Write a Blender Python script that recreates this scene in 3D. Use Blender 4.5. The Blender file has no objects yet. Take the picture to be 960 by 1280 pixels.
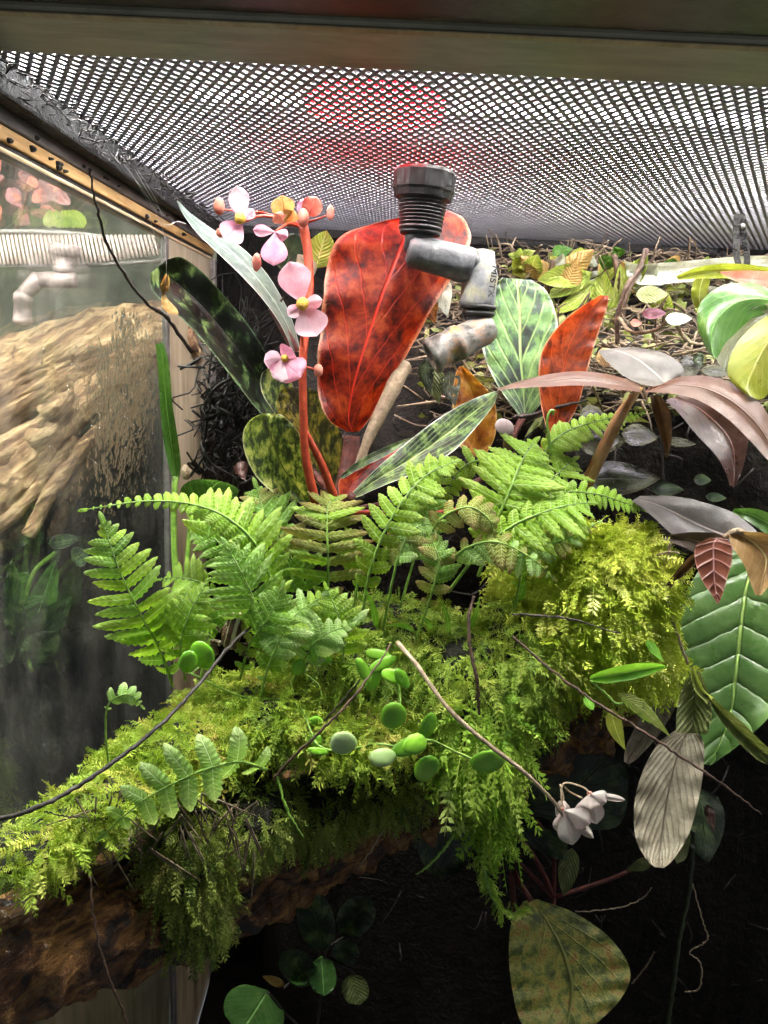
import bpy, bmesh, math, random
import numpy as np
from mathutils import Vector, Matrix, noise as mnoise
PI = math.pi
scn = bpy.context.scene
C = scn.collection
random.seed(7); RNG = np.random.default_rng(7)

# ------------------------------------------------------------------ camera
CAM = Vector((0, 0, 0.62)); F = 961.0
MC = Matrix.Rotation(PI/2 - math.radians(11.76), 3, 'X') @ Matrix.Rotation(math.radians(2.7), 3, 'Z')
cam = bpy.data.cameras.new('camera'); co = bpy.data.objects.new('camera', cam); C.objects.link(co)
cam.sensor_fit = 'HORIZONTAL'; cam.sensor_width = 36; cam.lens = 36*F/960
cam.clip_start = 0.01; cam.clip_end = 50
m4 = MC.to_4x4(); m4.translation = CAM; co.matrix_world = m4
scn.camera = co

# ------------------------------------------------------------------ world, exposure
w = bpy.data.worlds.new('World'); scn.world = w; w.use_nodes = True
w.node_tree.nodes['Background'].inputs[0].default_value = (0.86, 0.93, 1.0, 1)
w.node_tree.nodes['Background'].inputs[1].default_value = 0.17
vs = scn.view_settings; vs.view_transform = 'Standard'; vs.look = 'None'; vs.gamma = 1
vs.use_curve_mapping = False; vs.exposure = 0.0
scn.cycles.use_denoising = True
scn.cycles.max_bounces = 10; scn.cycles.transparent_max_bounces = 24
scn.cycles.sample_clamp_indirect = 4.0
scn.cycles.caustics_refractive = False; scn.cycles.caustics_reflective = False
LED = 400.0          # radiance of the white LED bars over the lid
H = 0.0966          # height of the lid mesh above the lens
WX = -0.151         # side wall
YB = 0.672           # back wall
YF = 0.294          # front edge of the lid

# ------------------------------------------------------------------ helpers
def P(px, py, Y):
    d = MC @ Vector(((px-480)/F, -(py-640)/F, -1.0))
    return CAM + d*(Y/d.y)
def PZ(px, py, z):                       # pixel ray met with a level plane z above the lens
    d = MC @ Vector(((px-480)/F, -(py-640)/F, -1.0))
    return CAM + d*(z/d.z)
def PX(px, py, X):
    d = MC @ Vector(((px-480)/F, -(py-640)/F, -1.0))
    return CAM + d*(X/d.x)
def k(Y): return Y/F
def lin(h):
    o = []
    for i in (0, 2, 4):
        c = int(h[i:i+2], 16)/255
        o.append(c/12.92 if c <= .04045 else ((c+.055)/1.055)**2.4)
    return (*o, 1.0)
def link(o): C.objects.link(o); return o
def tag(o, label=None, cat=None, group=None, kind=None):
    if label: o['label'] = label
    if cat: o['category'] = cat
    if group: o['group'] = group
    if kind: o['kind'] = kind
    return o
def setparent(o, par):
    if par is None: return o
    o.parent = par
    o.matrix_parent_inverse = Matrix.Translation(-par.location) if par.type == 'EMPTY' else Matrix()
    return o
def thing(name, label, cat, loc, group=None):
    o = bpy.data.objects.new(name, None); o.empty_display_size = .01
    o.location = loc; link(o)
    return tag(o, label, cat, group)
def mk(name, verts, faces, mat, parent=None, smooth=True, uv=None, attr=None):
    me = bpy.data.meshes.new(name)
    me.from_pydata([tuple(v) for v in verts], [], faces)
    if smooth: me.polygons.foreach_set('use_smooth', [True]*len(me.polygons))
    if uv is not None:
        L = me.uv_layers.new(name='UVMap')
        li = np.empty(len(me.loops), dtype=np.int32); me.loops.foreach_get('vertex_index', li)
        L.data.foreach_set('uv', np.asarray(uv, dtype=np.float32)[li].ravel())
    me.update()
    if mat: me.materials.append(mat)
    o = link(bpy.data.objects.new(name, me))
    return setparent(o, parent)
def npmesh(name, V, T, mat, attr=None, parent=None):
    me = bpy.data.meshes.new(name)
    V = np.ascontiguousarray(V, dtype=np.float32); T = np.ascontiguousarray(T, dtype=np.int32)
    me.vertices.add(len(V)); me.vertices.foreach_set('co', V.ravel())
    me.loops.add(T.size); me.loops.foreach_set('vertex_index', T.ravel())
    me.polygons.add(len(T))
    me.polygons.foreach_set('loop_start', np.arange(0, T.size, T.shape[1], dtype=np.int32))
    me.update(calc_edges=True); me.validate()
    if attr is not None:
        a = me.attributes.new('tint', 'FLOAT', 'POINT'); a.data.foreach_set('value', np.asarray(attr, dtype=np.float32))
    me.materials.append(mat)
    o = link(bpy.data.objects.new(name, me))
    return setparent(o, parent)
class MB:
    def __init__(s): s.v = []; s.f = []; s.uv = []
    def add(s, v, f, uv=None):
        n = len(s.v); s.v += list(v); s.f += [tuple(i+n for i in q) for q in f]
        s.uv += list(uv) if uv is not None else [(0, 0)]*len(v)
    def build(s, name, mat, parent=None, smooth=True): return mk(name, s.v, s.f, mat, parent, smooth, s.uv)
def spline(pts, n):                      # Catmull-Rom resample of tuples
    a = np.array(pts, dtype=float)
    if len(a) == 2: return [a[0]+(a[1]-a[0])*t for t in np.linspace(0, 1, n)]
    a = np.vstack([2*a[0]-a[1], a, 2*a[-1]-a[-2]]); out = []
    segs = len(a)-3
    for t in np.linspace(0, segs-1e-9, n):
        i = int(t); u = t-i; p0, p1, p2, p3 = a[i:i+4]
        out.append(.5*((2*p1)+(-p0+p2)*u+(2*p0-5*p1+4*p2-p3)*u*u+(-p0+3*p1-3*p2+p3)*u**3))
    return out
def tube(pts, rads, sides=7, n=None, jit=0.0, nz=0.0, nzs=60, cap=True):
    """pts: world points; rads: list or number -> (verts, faces, uv)"""
    if n: 
        if np.isscalar(rads): rads = [rads]*len(pts)
        q = spline([(*p, r) for p, r in zip(pts, rads)], n)
        pts = [Vector(x[:3]) for x in q]; rads = [max(x[3], 1e-5) for x in q]
    else:
        pts = [Vector(p) for p in pts]
        if np.isscalar(rads): rads = [rads]*len(pts)
    V = []; Fc = []; UV = []; m = len(pts)
    up = Vector((0.13, .21, .97))
    for i, p in enumerate(pts):
        t = (pts[min(i+1, m-1)]-pts[max(i-1, 0)]).normalized()
        a = t.cross(up)
        if a.length < 1e-4: a = t.cross(Vector((1, 0, 0)))
        a.normalize(); b = a.cross(t); up = b
        c = p + Vector((random.gauss(0, jit), random.gauss(0, jit), random.gauss(0, jit))) if jit else p
        for s in range(sides):
            th = 2*PI*s/sides; d = a*math.cos(th)+b*math.sin(th)
            r = rads[i]
            if nz: r *= 1+nz*mnoise.fractal((c+d*r)*nzs, 1.0, 2.0, 4)
            V.append(c+d*r); UV.append((i/(m-1), s/sides))
    for i in range(m-1):
        for s in range(sides):
            Fc.append((i*sides+s, i*sides+(s+1) % sides, (i+1)*sides+(s+1) % sides, (i+1)*sides+s))
    if cap:
        Fc.append(tuple(range(sides-1, -1, -1))); Fc.append(tuple((m-1)*sides+s for s in range(sides)))
    return V, Fc, UV
def lathe(p0, p1, prof, sides=28, lobes=0, amp=0):
    """prof: (t along axis 0..1, radius in m)"""
    p0, p1 = Vector(p0), Vector(p1); t = (p1-p0).normalized()
    a = t.cross(Vector((0, 1, .1))).normalized(); b = a.cross(t)
    V = []; Fc = []; m = len(prof)
    for (u, r) in prof:
        for s in range(sides):
            th = 2*PI*s/sides; rr = r*(1+amp*math.cos(lobes*th)) if lobes else r
            V.append(p0+(p1-p0)*u+(a*math.cos(th)+b*math.sin(th))*rr)
    for i in range(m-1):
        for s in range(sides):
            Fc.append((i*sides+s, i*sides+(s+1) % sides, (i+1)*sides+(s+1) % sides, (i+1)*sides+s))
    Fc.append(tuple(range(sides-1, -1, -1))); Fc.append(tuple((m-1)*sides+s for s in range(sides)))
    return V, Fc
def box(x0, x1, y0, y1, z0, z1):
    v = [(x, y, z) for z in (z0, z1) for y in (y0, y1) for x in (x0, x1)]
    return v, [(0, 2, 3, 1), (4, 5, 7, 6), (0, 1, 5, 4), (2, 6, 7, 3), (0, 4, 6, 2), (1, 3, 7, 5)]

# ------------------------------------------------------------------ materials
class N:
    """small node builder"""
    def __init__(s, name):
        s.m = bpy.data.materials.new(name); s.m.use_nodes = True
        s.t = s.m.node_tree; s.t.nodes.clear()
        s.out = s.t.nodes.new('ShaderNodeOutputMaterial')
    def n(s, typ, **kw):
        x = s.t.nodes.new(typ)
        for a, b in kw.items(): setattr(x, a, b)
        return x
    def l(s, a, b): s.t.links.new(a, b)
    def inp(s, node, key, val):
        if hasattr(val, 'is_linked') or hasattr(val, 'links'): s.l(val, node.inputs[key])
        else: node.inputs[key].default_value = val
    def math(s, op, a, b=None, c=None, clamp=False):
        x = s.n('ShaderNodeMath', operation=op); x.use_clamp = clamp
        s.inp(x, 0, a)
        if b is not None: s.inp(x, 1, b)
        if c is not None: s.inp(x, 2, c)
        return x.outputs[0]
    def mix(s, f, a, b, blend='MIX'):
        x = s.n('ShaderNodeMix', data_type='RGBA', blend_type=blend)
        s.inp(x, 0, f); s.inp(x, 6, a); s.inp(x, 7, b)
        return x.outputs[2]
    def noise(s, vec, scale, detail=4, rough=.55, dist=0):
        x = s.n('ShaderNodeTexNoise'); s.l(vec, x.inputs['Vector'])
        x.inputs['Scale'].default_value = scale; x.inputs['Detail'].default_value = detail
        x.inputs['Roughness'].default_value = rough; x.inputs['Distortion'].default_value = dist
        return x.outputs['Fac']
    def ramp(s, f, stops, ease='LINEAR'):
        x = s.n('ShaderNodeValToRGB'); cr = x.color_ramp; cr.interpolation = ease
        while len(cr.elements) < len(stops): cr.elements.new(.5)
        for e, (p, c) in zip(cr.elements, stops):
            e.position = p; e.color = c if not isinstance(c, str) else lin(c)
        s.inp(x, 0, f)
        return x.outputs[0]
    def smooth(s, v, a, b):
        x = s.n('ShaderNodeMapRange', interpolation_type='SMOOTHSTEP')
        s.inp(x, 0, v); x.inputs[1].default_value = a; x.inputs[2].default_value = b
        x.inputs[3].default_value = 0; x.inputs[4].default_value = 1
        return x.outputs[0]
    def scale(s, vec, sc):
        x = s.n('ShaderNodeMapping'); s.l(vec, x.inputs[0]); x.inputs['Scale'].default_value = sc
        return x.outputs[0]
    def bump(s, h, dist, strength=1.0, nrm=None):
        x = s.n('ShaderNodeBump'); s.inp(x, 'Height', h); x.inputs['Distance'].default_value = dist
        x.inputs['Strength'].default_value = strength
        if nrm is not None: s.l(nrm, x.inputs['Normal'])
        return x.outputs[0]
    def coord(s, which='Object'): return s.n('ShaderNodeTexCoord').outputs[which]
    def princ(s, col, rough=.5, nrm=None, **kw):
        x = s.n('ShaderNodeBsdfPrincipled'); s.inp(x, 'Base Color', col); s.inp(x, 'Roughness', rough)
        if nrm is not None: s.l(nrm, x.inputs['Normal'])
        for a, b in kw.items(): s.inp(x, a.replace('_', ' '), b)
        return x.outputs[0]
    def mixsh(s, f, a, b):
        x = s.n('ShaderNodeMixShader'); s.inp(x, 0, f); s.l(a, x.inputs[1]); s.l(b, x.inputs[2])
        return x.outputs[0]
    def end(s, sh): s.l(sh, s.out.inputs[0]); return s.m

def leaf_mat(name, stops, nscale=180, stretch=(1, 1, 1), vein=None, veinw=.035, lat=0, slope=.35, latw=.1,
             lats=.6, rough=.4, trans=.3, tcol=None, bump=.0006, quilt=0.0, edge=None, dist=0.4, spec=.5, fine=1.0, sheen=0, backc=None, var=.55, spots=.55, tip=None, tipa=.5):
    n = N(name); ob = n.coord('Object'); uv = n.coord('UV')
    sp = n.n('ShaderNodeSeparateXYZ'); n.l(uv, sp.inputs[0]); u = sp.outputs[0]
    v = n.math('ABSOLUTE', n.math('MULTIPLY', n.math('SUBTRACT', sp.outputs[1], .5), 2.0))
    ov = n.scale(ob, stretch)
    f = n.noise(ov, nscale, 4, .62, dist)
    col = n.ramp(f, stops)
    oi = n.n('ShaderNodeObjectInfo')
    col = n.mix(n.math('MULTIPLY', oi.outputs['Random'], var), col, n.mix(1.0, col, (.55, .62, .5, 1), 'MULTIPLY'))
    f2 = n.noise(ob, nscale*6, 3, .6)
    col = n.mix(n.math('MULTIPLY', n.smooth(f2, .35, .75), .25*fine), col, n.mix(1.0, col, (.45, .45, .4, 1), 'MULTIPLY'))
    h = n.math('MULTIPLY', f2, .35*fine)
    if vein:
        wob = n.math('MULTIPLY', n.math('SUBTRACT', n.noise(ob, 120, 2), .5), .25)
        mid = n.math('SUBTRACT', 1.0, n.smooth(v, veinw*.4, veinw*1.3))
        if lat:
            s = n.math('ADD', n.math('SUBTRACT', n.math('MULTIPLY', u, lat), n.math('MULTIPLY', v, slope*lat)), wob)
            tri = n.math('MULTIPLY', n.math('ABSOLUTE', n.math('SUBTRACT', n.math('FRACT', s), .5)), 2.0)
            lv = n.smooth(tri, 1-latw*2, 1-latw*.3)
            vm = n.math('MAXIMUM', mid, n.math('MULTIPLY', lv, lats))
            if quilt: h = n.math('ADD', h, n.math('MULTIPLY', n.math('SUBTRACT', 1.0, n.math('POWER', tri, 2.5)), quilt))
        else: vm = mid
        col = n.mix(vm, col, lin(vein) if isinstance(vein, str) else vein)
        h = n.math('SUBTRACT', h, n.math('MULTIPLY', vm, .8))
    if tip: col = n.mix(n.math('MULTIPLY', n.math('POWER', u, 2.2), tipa), col, lin(tip))
    if spots:
        f3 = n.noise(ob, 420, 2, .5); col = n.mix(n.math('MULTIPLY', n.math('MULTIPLY', n.smooth(f3, .66, .72), n.smooth(n.noise(ob, 60, 2), .5, .62)), spots), col, (.05, .028, .012, 1))
    if edge:
        e = n.smooth(n.math('ADD', v, n.math('MULTIPLY', n.math('SUBTRACT', f2, .5), .12)), .91, 1.0)
        col = n.mix(n.math('MULTIPLY', e, .8), col, lin(edge))
    if backc:
        g = n.n('ShaderNodeNewGeometry')
        col = n.mix(n.math('MULTIPLY', g.outputs['Backfacing'], .8), col, lin(backc))
    nr = n.bump(h, bump)
    rr = n.math('ADD', n.math('ADD', rough-.14, n.math('MULTIPLY', f2, .18)), n.math('MULTIPLY', n.smooth(n.noise(ob, 55, 3), .35, .7), .20))
    kw = dict(Specular_IOR_Level=spec)
    if sheen: kw['Sheen_Weight'] = sheen
    p = n.princ(col, rr, nr, **kw)
    if trans:
        t = n.n('ShaderNodeBsdfTranslucent')
        n.l(n.mix(1.0, col, tcol if tcol else (1.35, 1.3, .8, 1), 'MULTIPLY'), t.inputs[0])
        p = n.mixsh(trans, p, t.outputs[0])
    return n.end(p)
def rough_mat(name, stops, scale=120, stretch=(1, 1, 1), rough=.6, bump=.002, detail=6, wet=0.0, dist=.6, spec=.5, bscale=None, metal=0, rvar=.25, axis=None, squash=.85, contrast=.45):
    n = N(name); ob = n.coord('Object'); ov = n.scale(ob, stretch)
    if axis:
        av = Vector(axis).normalized(); dp = n.n('ShaderNodeVectorMath', operation='DOT_PRODUCT'); n.l(ob, dp.inputs[0]); dp.inputs[1].default_value = av
        sc_ = n.n('ShaderNodeVectorMath', operation='SCALE'); sc_.inputs[0].default_value = av; n.l(n.math('MULTIPLY', dp.outputs['Value'], squash), sc_.inputs['Scale'])
        sb_ = n.n('ShaderNodeVectorMath', operation='SUBTRACT'); n.l(ob, sb_.inputs[0]); n.l(sc_.outputs[0], sb_.inputs[1]); ov = sb_.outputs[0]
    f = n.noise(ov, scale, detail, .62, dist); col = n.ramp(f, stops)
    f2 = n.noise(ov, (bscale or scale*3.1), 5, .65, .3)
    col = n.mix(n.math('MULTIPLY', n.smooth(f2, .3, .7), contrast), col, n.mix(1.0, col, (.4, .38, .35, 1), 'MULTIPLY'))
    h = n.math('ADD', f, n.math('MULTIPLY', f2, .6))
    r = n.math('ADD', rough-rvar*.5, n.math('MULTIPLY', n.noise(ob, scale*2.3, 2), rvar))
    return n.end(n.princ(col, r, n.bump(h, bump), Specular_IOR_Level=spec, Coat_Weight=wet, Coat_Roughness=.12, Metallic=metal))
def emit_mat(name, col, s, tubes=None):
    n = N(name); e = n.n('ShaderNodeEmission'); e.inputs[0].default_value = col; e.inputs[1].default_value = s
    return n.end(e.outputs[0])

M = {}
M['black'] = rough_mat('black plastic', [(.3, '0b0b0c'), (.7, '1c1c1e')], 60, rough=.42, bump=.0004)
M['blackwet'] = rough_mat('black sealant with grime', [(.35, '060606'), (.6, '15130f'), (.75, '2e2a1e')], 220, rough=.5, bump=.003)
M['rail'] = rough_mat('limescale rail', [(.25, '8c866a'), (.5, 'cbc5ab'), (.62, 'aca894'), (.8, 'e0d6ac')], 22, (.25, 1, 1), rough=.35, bump=.0006, bscale=140)
M['greytrim'] = rough_mat('grey sealant trim', [(.3, '4e4a48'), (.7, '7d7874')], 70, (1, .3, 1), rough=.45, bump=.0005)
M['woodtrim'] = rough_mat('wood grain trim', [(.3, '6b4a26'), (.48, 'b58e58'), (.7, 'dcb87d')], 55, (1, .12, 1), rough=.5, bump=.0005, bscale=400)
M['cream'] = rough_mat('cream lip', [(.3, 'b79a72'), (.7, 'd9c7a2')], 90, (1, .2, 1), rough=.5, bump=.0004)
M['beige'] = rough_mat('streaked beige panel', [(.2, '8e8677'), (.5, 'bdb09b'), (.8, 'd3c9b6')], 45, (1, 1, .18), rough=.4, bump=.0005, bscale=160)
M['steel'] = rough_mat('expanded steel', [(.3, '85858c'), (.7, 'a4a4ac')], 50, rough=.42, bump=.0001, metal=.1)
M['soil'] = rough_mat('wet dark soil', [(.3, '080604'), (.6, '18130e'), (.8, '2c2218')], 90, rough=.7, bump=.006, spec=.15)
M['backwall'] = rough_mat('dark rooty back wall', [(.35, '040403'), (.6, '0d0b08'), (.8, '1b1812')], 60, (1, 1, .4), rough=.8, bump=.006, spec=.12)
M['bark'] = rough_mat('wet orange brown bark', [(.28, '080504'), (.40, '2e1c10'), (.49, '7a4e28'), (.58, 'b88648'), (.66, '6b4220'), (.80, '1a110a')], 70, rough=.5, bump=.009, wet=.2, dist=1.3, bscale=320, axis=(.75, .5, .42), squash=.72, contrast=.7)
M['core'] = rough_mat('dark peat', [(.3, '0a0a05'), (.6, '1d1c0c'), (.8, '2b2a12')], 120, rough=.8, bump=.004)
M['drift'] = rough_mat('pale driftwood', [(.25, '2c2018'), (.40, '6f523c'), (.5, 'a98864'), (.6, 'd0b48c'), (.74, '8a6c50')], 85, rough=.65, bump=.006, dist=1.3, bscale=260, axis=(.8, 0, .6), squash=.86, contrast=.75)
M['slate'] = rough_mat('dark wet slab', [(.3, '131312'), (.52, '2c2b29'), (.66, '4a4844'), (.8, '7b766c')], 40, (1.5, 1.5, .35), rough=.3, bump=.004, wet=.4, dist=1.5, bscale=170)
M['backdrop'] = rough_mat('murky green backdrop', [(.3, '25291f'), (.5, '474a3c'), (.7, '75705c')], 14, rough=.8, bump=.001)
M['twig'] = rough_mat('brown twig', [(.3, '2a1c14'), (.6, '58402f'), (.8, '7c6048')], 300, rough=.6, bump=.0006)
M['darktwig'] = rough_mat('dark twig', [(.3, '120e0c'), (.7, '33261f')], 300, rough=.55, bump=.0006)
M['palestem'] = rough_mat('pale tan stem', [(.3, '8a765e'), (.6, 'b5a184'), (.8, 'cbb998')], 260, (1, 1, 1), rough=.6, bump=.0012)
M['litter'] = rough_mat('straw litter', [(.3, '2e261e'), (.5, '6a5a46'), (.72, 'b3a184'), (.8, '5c4c3a')], 60, rough=.65, bump=.0005)
M['darkroot'] = rough_mat('dark roots', [(.3, '0a0807'), (.7, '271d16')], 150, rough=.5, bump=.0005)
M['redstem'] = rough_mat('red flower stem', [(.3, '8e2c16'), (.6, 'bf4a28'), (.8, 'd6714a')], 200, rough=.45, bump=.0004)
M['maroonstem'] = rough_mat('maroon hairy stem', [(.3, '33100c'), (.7, '6b2a1e')], 300, rough=.6, bump=.001)
M['greenstem'] = rough_mat('green stalk', [(.3, '5f8a2e'), (.7, '9cc455')], 200, rough=.4, bump=.0003)
M['vine'] = rough_mat('dark olive vine', [(.3, '1c2410'), (.7, '3c4820')], 200, rough=.5, bump=.0004)
M['slat'] = rough_mat('dull pinkish slat', [(.3, '8a7672'), (.7, 'b5a29c')], 60, rough=.5, bump=.0003)
M['web'] = rough_mat('spider silk', [(.3, 'c9c9c4'), (.7, 'e9e9e6')], 200, rough=.4, bump=.0001)
M['lamp_body'] = rough_mat('white lamp body', [(.3, '9a9a9a'), (.7, 'c4c4c4')], 40, rough=.5, bump=.0002)
M['led'] = emit_mat('white LED diffuser', (1.0, .97, .92, 1), LED)
M['led2'] = emit_mat('violet tinted LED diffuser', (.93, .84, 1.0, 1), LED*.2)
M['glowsheet'] = emit_mat('soft glow sheet', (.86, .87, 1.0, 1), .42)  # sheet added above the lid to brighten the mesh openings
M['ledbig'] = emit_mat('bright LED panel', (.95, .98, 1.0, 1), LED*.2)
M['ledfill'] = emit_mat('added fill diffuser', (1.0, .95, .88, 1), LED*.075)  # for the fill lamp added beyond the pane
M['redlamp'] = emit_mat('red lamp lens', (1.0, .0006, .003, 1), 60)
M['redbulb'] = emit_mat('hot red bulb', (1.0, .03, .02, 1), 14)
M['orangelamp'] = emit_mat('orange pilot lamp', (1.0, .3, .08, 1), 8)

# ------------------------------------------------------------------ setting: enclosure
def zz(z): return CAM.z+z
def strip(name, mat, parent, x0, x1, y0, y1, z0, z1, bev=.0008):
    v, f = box(x0, x1, y0, y1, zz(z0), zz(z1))
    o = mk(name, v, f, mat, parent, smooth=False)
    b = o.modifiers.new('bevel', 'BEVEL'); b.width = bev; b.segments = 2; b.limit_method = 'ANGLE'
    return o
# floor + back wall
def gridsheet(name, mat, fn, nu, nv):
    V = [fn(i/nu, j/nv) for j in range(nv+1) for i in range(nu+1)]
    Fc = [(j*(nu+1)+i, j*(nu+1)+i+1, (j+1)*(nu+1)+i+1, (j+1)*(nu+1)+i) for j in range(nv) for i in range(nu)]
    return mk(name, V, Fc, mat)
def fl(u, v):
    x = WX+.002+u*.70; y = .2+v*.47
    return (x, y, .004+.02*mnoise.fractal(Vector((x*9, y*9, 1)), 1, 2, 4)+.01)
tag(gridsheet('ground', M['soil'], fl, 50, 30), kind='structure')
def bwf(u, v):
    x = WX+.002+u*.70; z = -.01+v*.73
    return (x, YB-.012*abs(mnoise.fractal(Vector((x*14, z*6, 4)), 1, 2, 4))-.001, z)
tag(gridsheet('back_wall', M['backwall'], bwf, 60, 50), kind='structure')
# planted bank behind, right
prof = [(.667, .089), (.605, .060), (.545, .027), (.492, -.003), (.466, -.03), (.458, -.07), (.463, -.13), (.48, -.22), (.50, -.36), (.515, -.61)]
pr = spline(prof, 46)
def bank(u, v):
    y, z = pr[int(round(v*45))]
    x = WX+.002+u*.70
    lf = max(0, min(1, (x+.02)/.1))
    lf2 = max(0, min(1, (x+.115)/.05))
    y = min(y + (1-lf)*.035 + (1-lf2)*.12, YB-.004)
    z = z - (1-lf)*.03*(1 if z > -.05 else 0)
    nn = mnoise.fractal(Vector((x*22, y*22, z*22)), 1, 2, 5)
    return (x, y-.012*nn, zz(z)+.007*nn)
tag(gridsheet('earth_bank', M['soil'], bank, 90, 45), kind='structure')

# lid: rail, mesh
rail = thing('front_top_rail', 'dark plastic top rail with limescale stained inner lip above the mesh', 'rail', (0.1, .22, zz(.06)))
strip('outer_rail', M['black'], rail, -.36, .58, .150, .2565, .0972, .138, .002)
strip('inner_lip', M['rail'], rail, -.36, .58, .2580, .2946, .0960, .113, .0015)
strip('lip_edge', M['cream'], rail, -.36, .58, .2572, .2606, .0952, .0958, .0003)
lid = thing('mesh_lid', 'expanded steel mesh lid with bright diamond openings over the plants', 'lid', (0.1, .40, zz(H)))
def lidmesh():
    a = .00470; r = .0044; x0, x1 = WX+.002, .55; y0, y1 = YF, YB
    nx = int((x1-x0)/a); ny = int((y1-y0)/r)
    mb_v = []; mb_q = []
    ts = []
    for j in range(ny):
        xs = x0+(np.arange(nx)+(.5 if j % 2 else 0))*a
        ys = y0+j*r
        for s in (-.5, .5):
            ts.append(np.stack([xs, np.full(nx, ys), xs+s*a, np.full(nx, ys+r)], 1))
    E = np.concatenate(ts)
    p = np.stack([E[:, 0], E[:, 1], np.zeros(len(E))], 1); q = np.stack([E[:, 2], E[:, 3], np.zeros(len(E))], 1)
    sag = lambda X: -.0035*np.sin(np.clip((X[:, 0]-x0)/(x1-x0), 0, 1)*PI)*np.sin((X[:, 1]-y0)/(y1-y0)*PI)
    p[:, 2] = zz(H)+sag(p); q[:, 2] = zz(H)+sag(q)
    d = q-p; d /= np.linalg.norm(d, axis=1)[:, None]
    side = np.cross(d, [0, 0, 1.0]); wv = side*.00088; hv = np.array([0, 0, .00016])
    tilt = np.array([0, 0, .00014])*np.sign(d[:, 0])[:, None]
    p = p-d*.0003; q = q+d*.0003
    c = [p-wv-hv-tilt, p+wv-hv+tilt, p+wv+hv+tilt, p-wv+hv-tilt, q-wv-hv-tilt, q+wv-hv+tilt, q+wv+hv+tilt, q-wv+hv-tilt]
    V = np.stack(c, 1).reshape(-1, 3)
    base = (np.arange(len(E))*8)[:, None, None]
    Q = np.array([[0, 1, 5, 4], [1, 2, 6, 5], [2, 3, 7, 6], [3, 0, 4, 7]])[None]+base
    o = npmesh('expanded_mesh', V, Q.reshape(-1, 4), M['steel'], parent=lid)
lidmesh()
strip('rear_frame', M['blackwet'], lid, WX, .55, YB-.004, YB+.006, H-.006, H+.004)

# side wall: trims
frame = thing('side_top_frame', 'side frame of black, grey and wood grain strips speckled with grime', 'frame', (WX, .4, zz(.07)))
strip('black_band', M['blackwet'], frame, WX-.006, WX+.0075, .16, YB, .0840, H+.001, .0015)
strip('grey_strip', M['greytrim'], frame, WX-.008, WX-.0003, .16, YB, .0782, .0845)
strip('wood_strip', M['woodtrim'], frame, WX-.008, WX-.0010, .16, YB, .0720, .0780)
strip('black_groove', M['blackwet'], frame, WX-.008, WX-.0022, .16, YB, .0696, .0722)
strip('cream_lip', M['cream'], frame, WX-.008, WX-.0003, .16, YB, .0674, .0696)
# grime blobs on the trim
mb = MB()
for i in range(26):
    y = random.uniform(.24, .62); z = random.choice([.080, .075, .0806, .0732])
    r = random.uniform(.0006, .0016)
    v, f = lathe((WX-.001, y, zz(z)), (WX+.0012, y, zz(z)), [(0, r), (.6, r*.85), (1, r*.3)], 7)
    v = [Vector((q.x, y+(q.y-y)*random.uniform(.9, 1.6), q.z)) for q in v]
    mb.add(v, f)
tag(mb.build('grime_specks', M['blackwet'], frame), kind='stuff')
# shaggy black debris hanging at the band
mb = MB()
for i in range(700):
    y = random.uniform(.24, .66); x = WX+random.uniform(-.001, .016)*random.random()+.003; z = H-random.uniform(.0, .010)
    p = Vector((x, y, zz(z)))
    q = p+Vector((random.gauss(0.001, .004), random.gauss(0, .0045), random.gauss(-.001, .0022)))
    mb.add(*tube([p, (p+q)/2+Vector((0, 0, random.gauss(0, .001))), q], [.00035, .0003, .00012], 4))
tag(mb.build('clinging_debris', M['darkroot'], frame), kind='stuff')

# side glass and panel
YS = WX*F/(213-489)      # where the seam stands
def glassmat(name, haze=.10, tint=(.93, .97, .94, 1)):
    n = N(name); ob = n.coord('Object')
    f = n.noise(n.scale(ob, (1, 1, .35)), 45, 5, .6, .5)
    hz = n.math('MULTIPLY', n.smooth(f, .35, .8), haze)
    t = n.n('ShaderNodeBsdfTransparent'); t.inputs[0].default_value = tint
    g = n.n('ShaderNodeBsdfGlossy'); g.inputs['Roughness'].default_value = .03
    fr = n.n('ShaderNodeLayerWeight'); fr.inputs[0].default_value = .5
    sch = n.math('ADD', .04, n.math('MULTIPLY', n.math('POWER', fr.outputs['Facing'], 5.0), .9))
    rf = n.n('ShaderNodeBsdfRefraction'); rf.inputs['IOR'].default_value = 1.03; rf.inputs['Roughness'].default_value = .07; rf.inputs[0].default_value = tint
    tr = n.mixsh(n.math('MULTIPLY', n.smooth(f, .3, .6), .30), t.outputs[0], rf.outputs[0])
    a = n.mixsh(sch, tr, g.outputs[0])
    d = n.n('ShaderNodeBsdfDiffuse'); d.inputs[0].default_value = (.62, .6, .55, 1)
    return n.end(n.mixsh(hz, a, d.outputs[0]))
M['glass'] = glassmat('misted side glass', .08)
pane = thing('side_glass', 'misted side glass pane covered in water droplets', 'glass pane', (WX, .3, zz(-.62)))
v, f = box(WX-.003, WX-.0005, .16, YS-.001, zz(-.619), zz(.0674))
mk('glass', v, f, M['glass'], pane, smooth=False)
strip('sealant_seam', M['greytrim'], pane, WX-.003, WX+.0012, YS-.001, YS+.0055, -.619, .0674, .0012)
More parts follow.
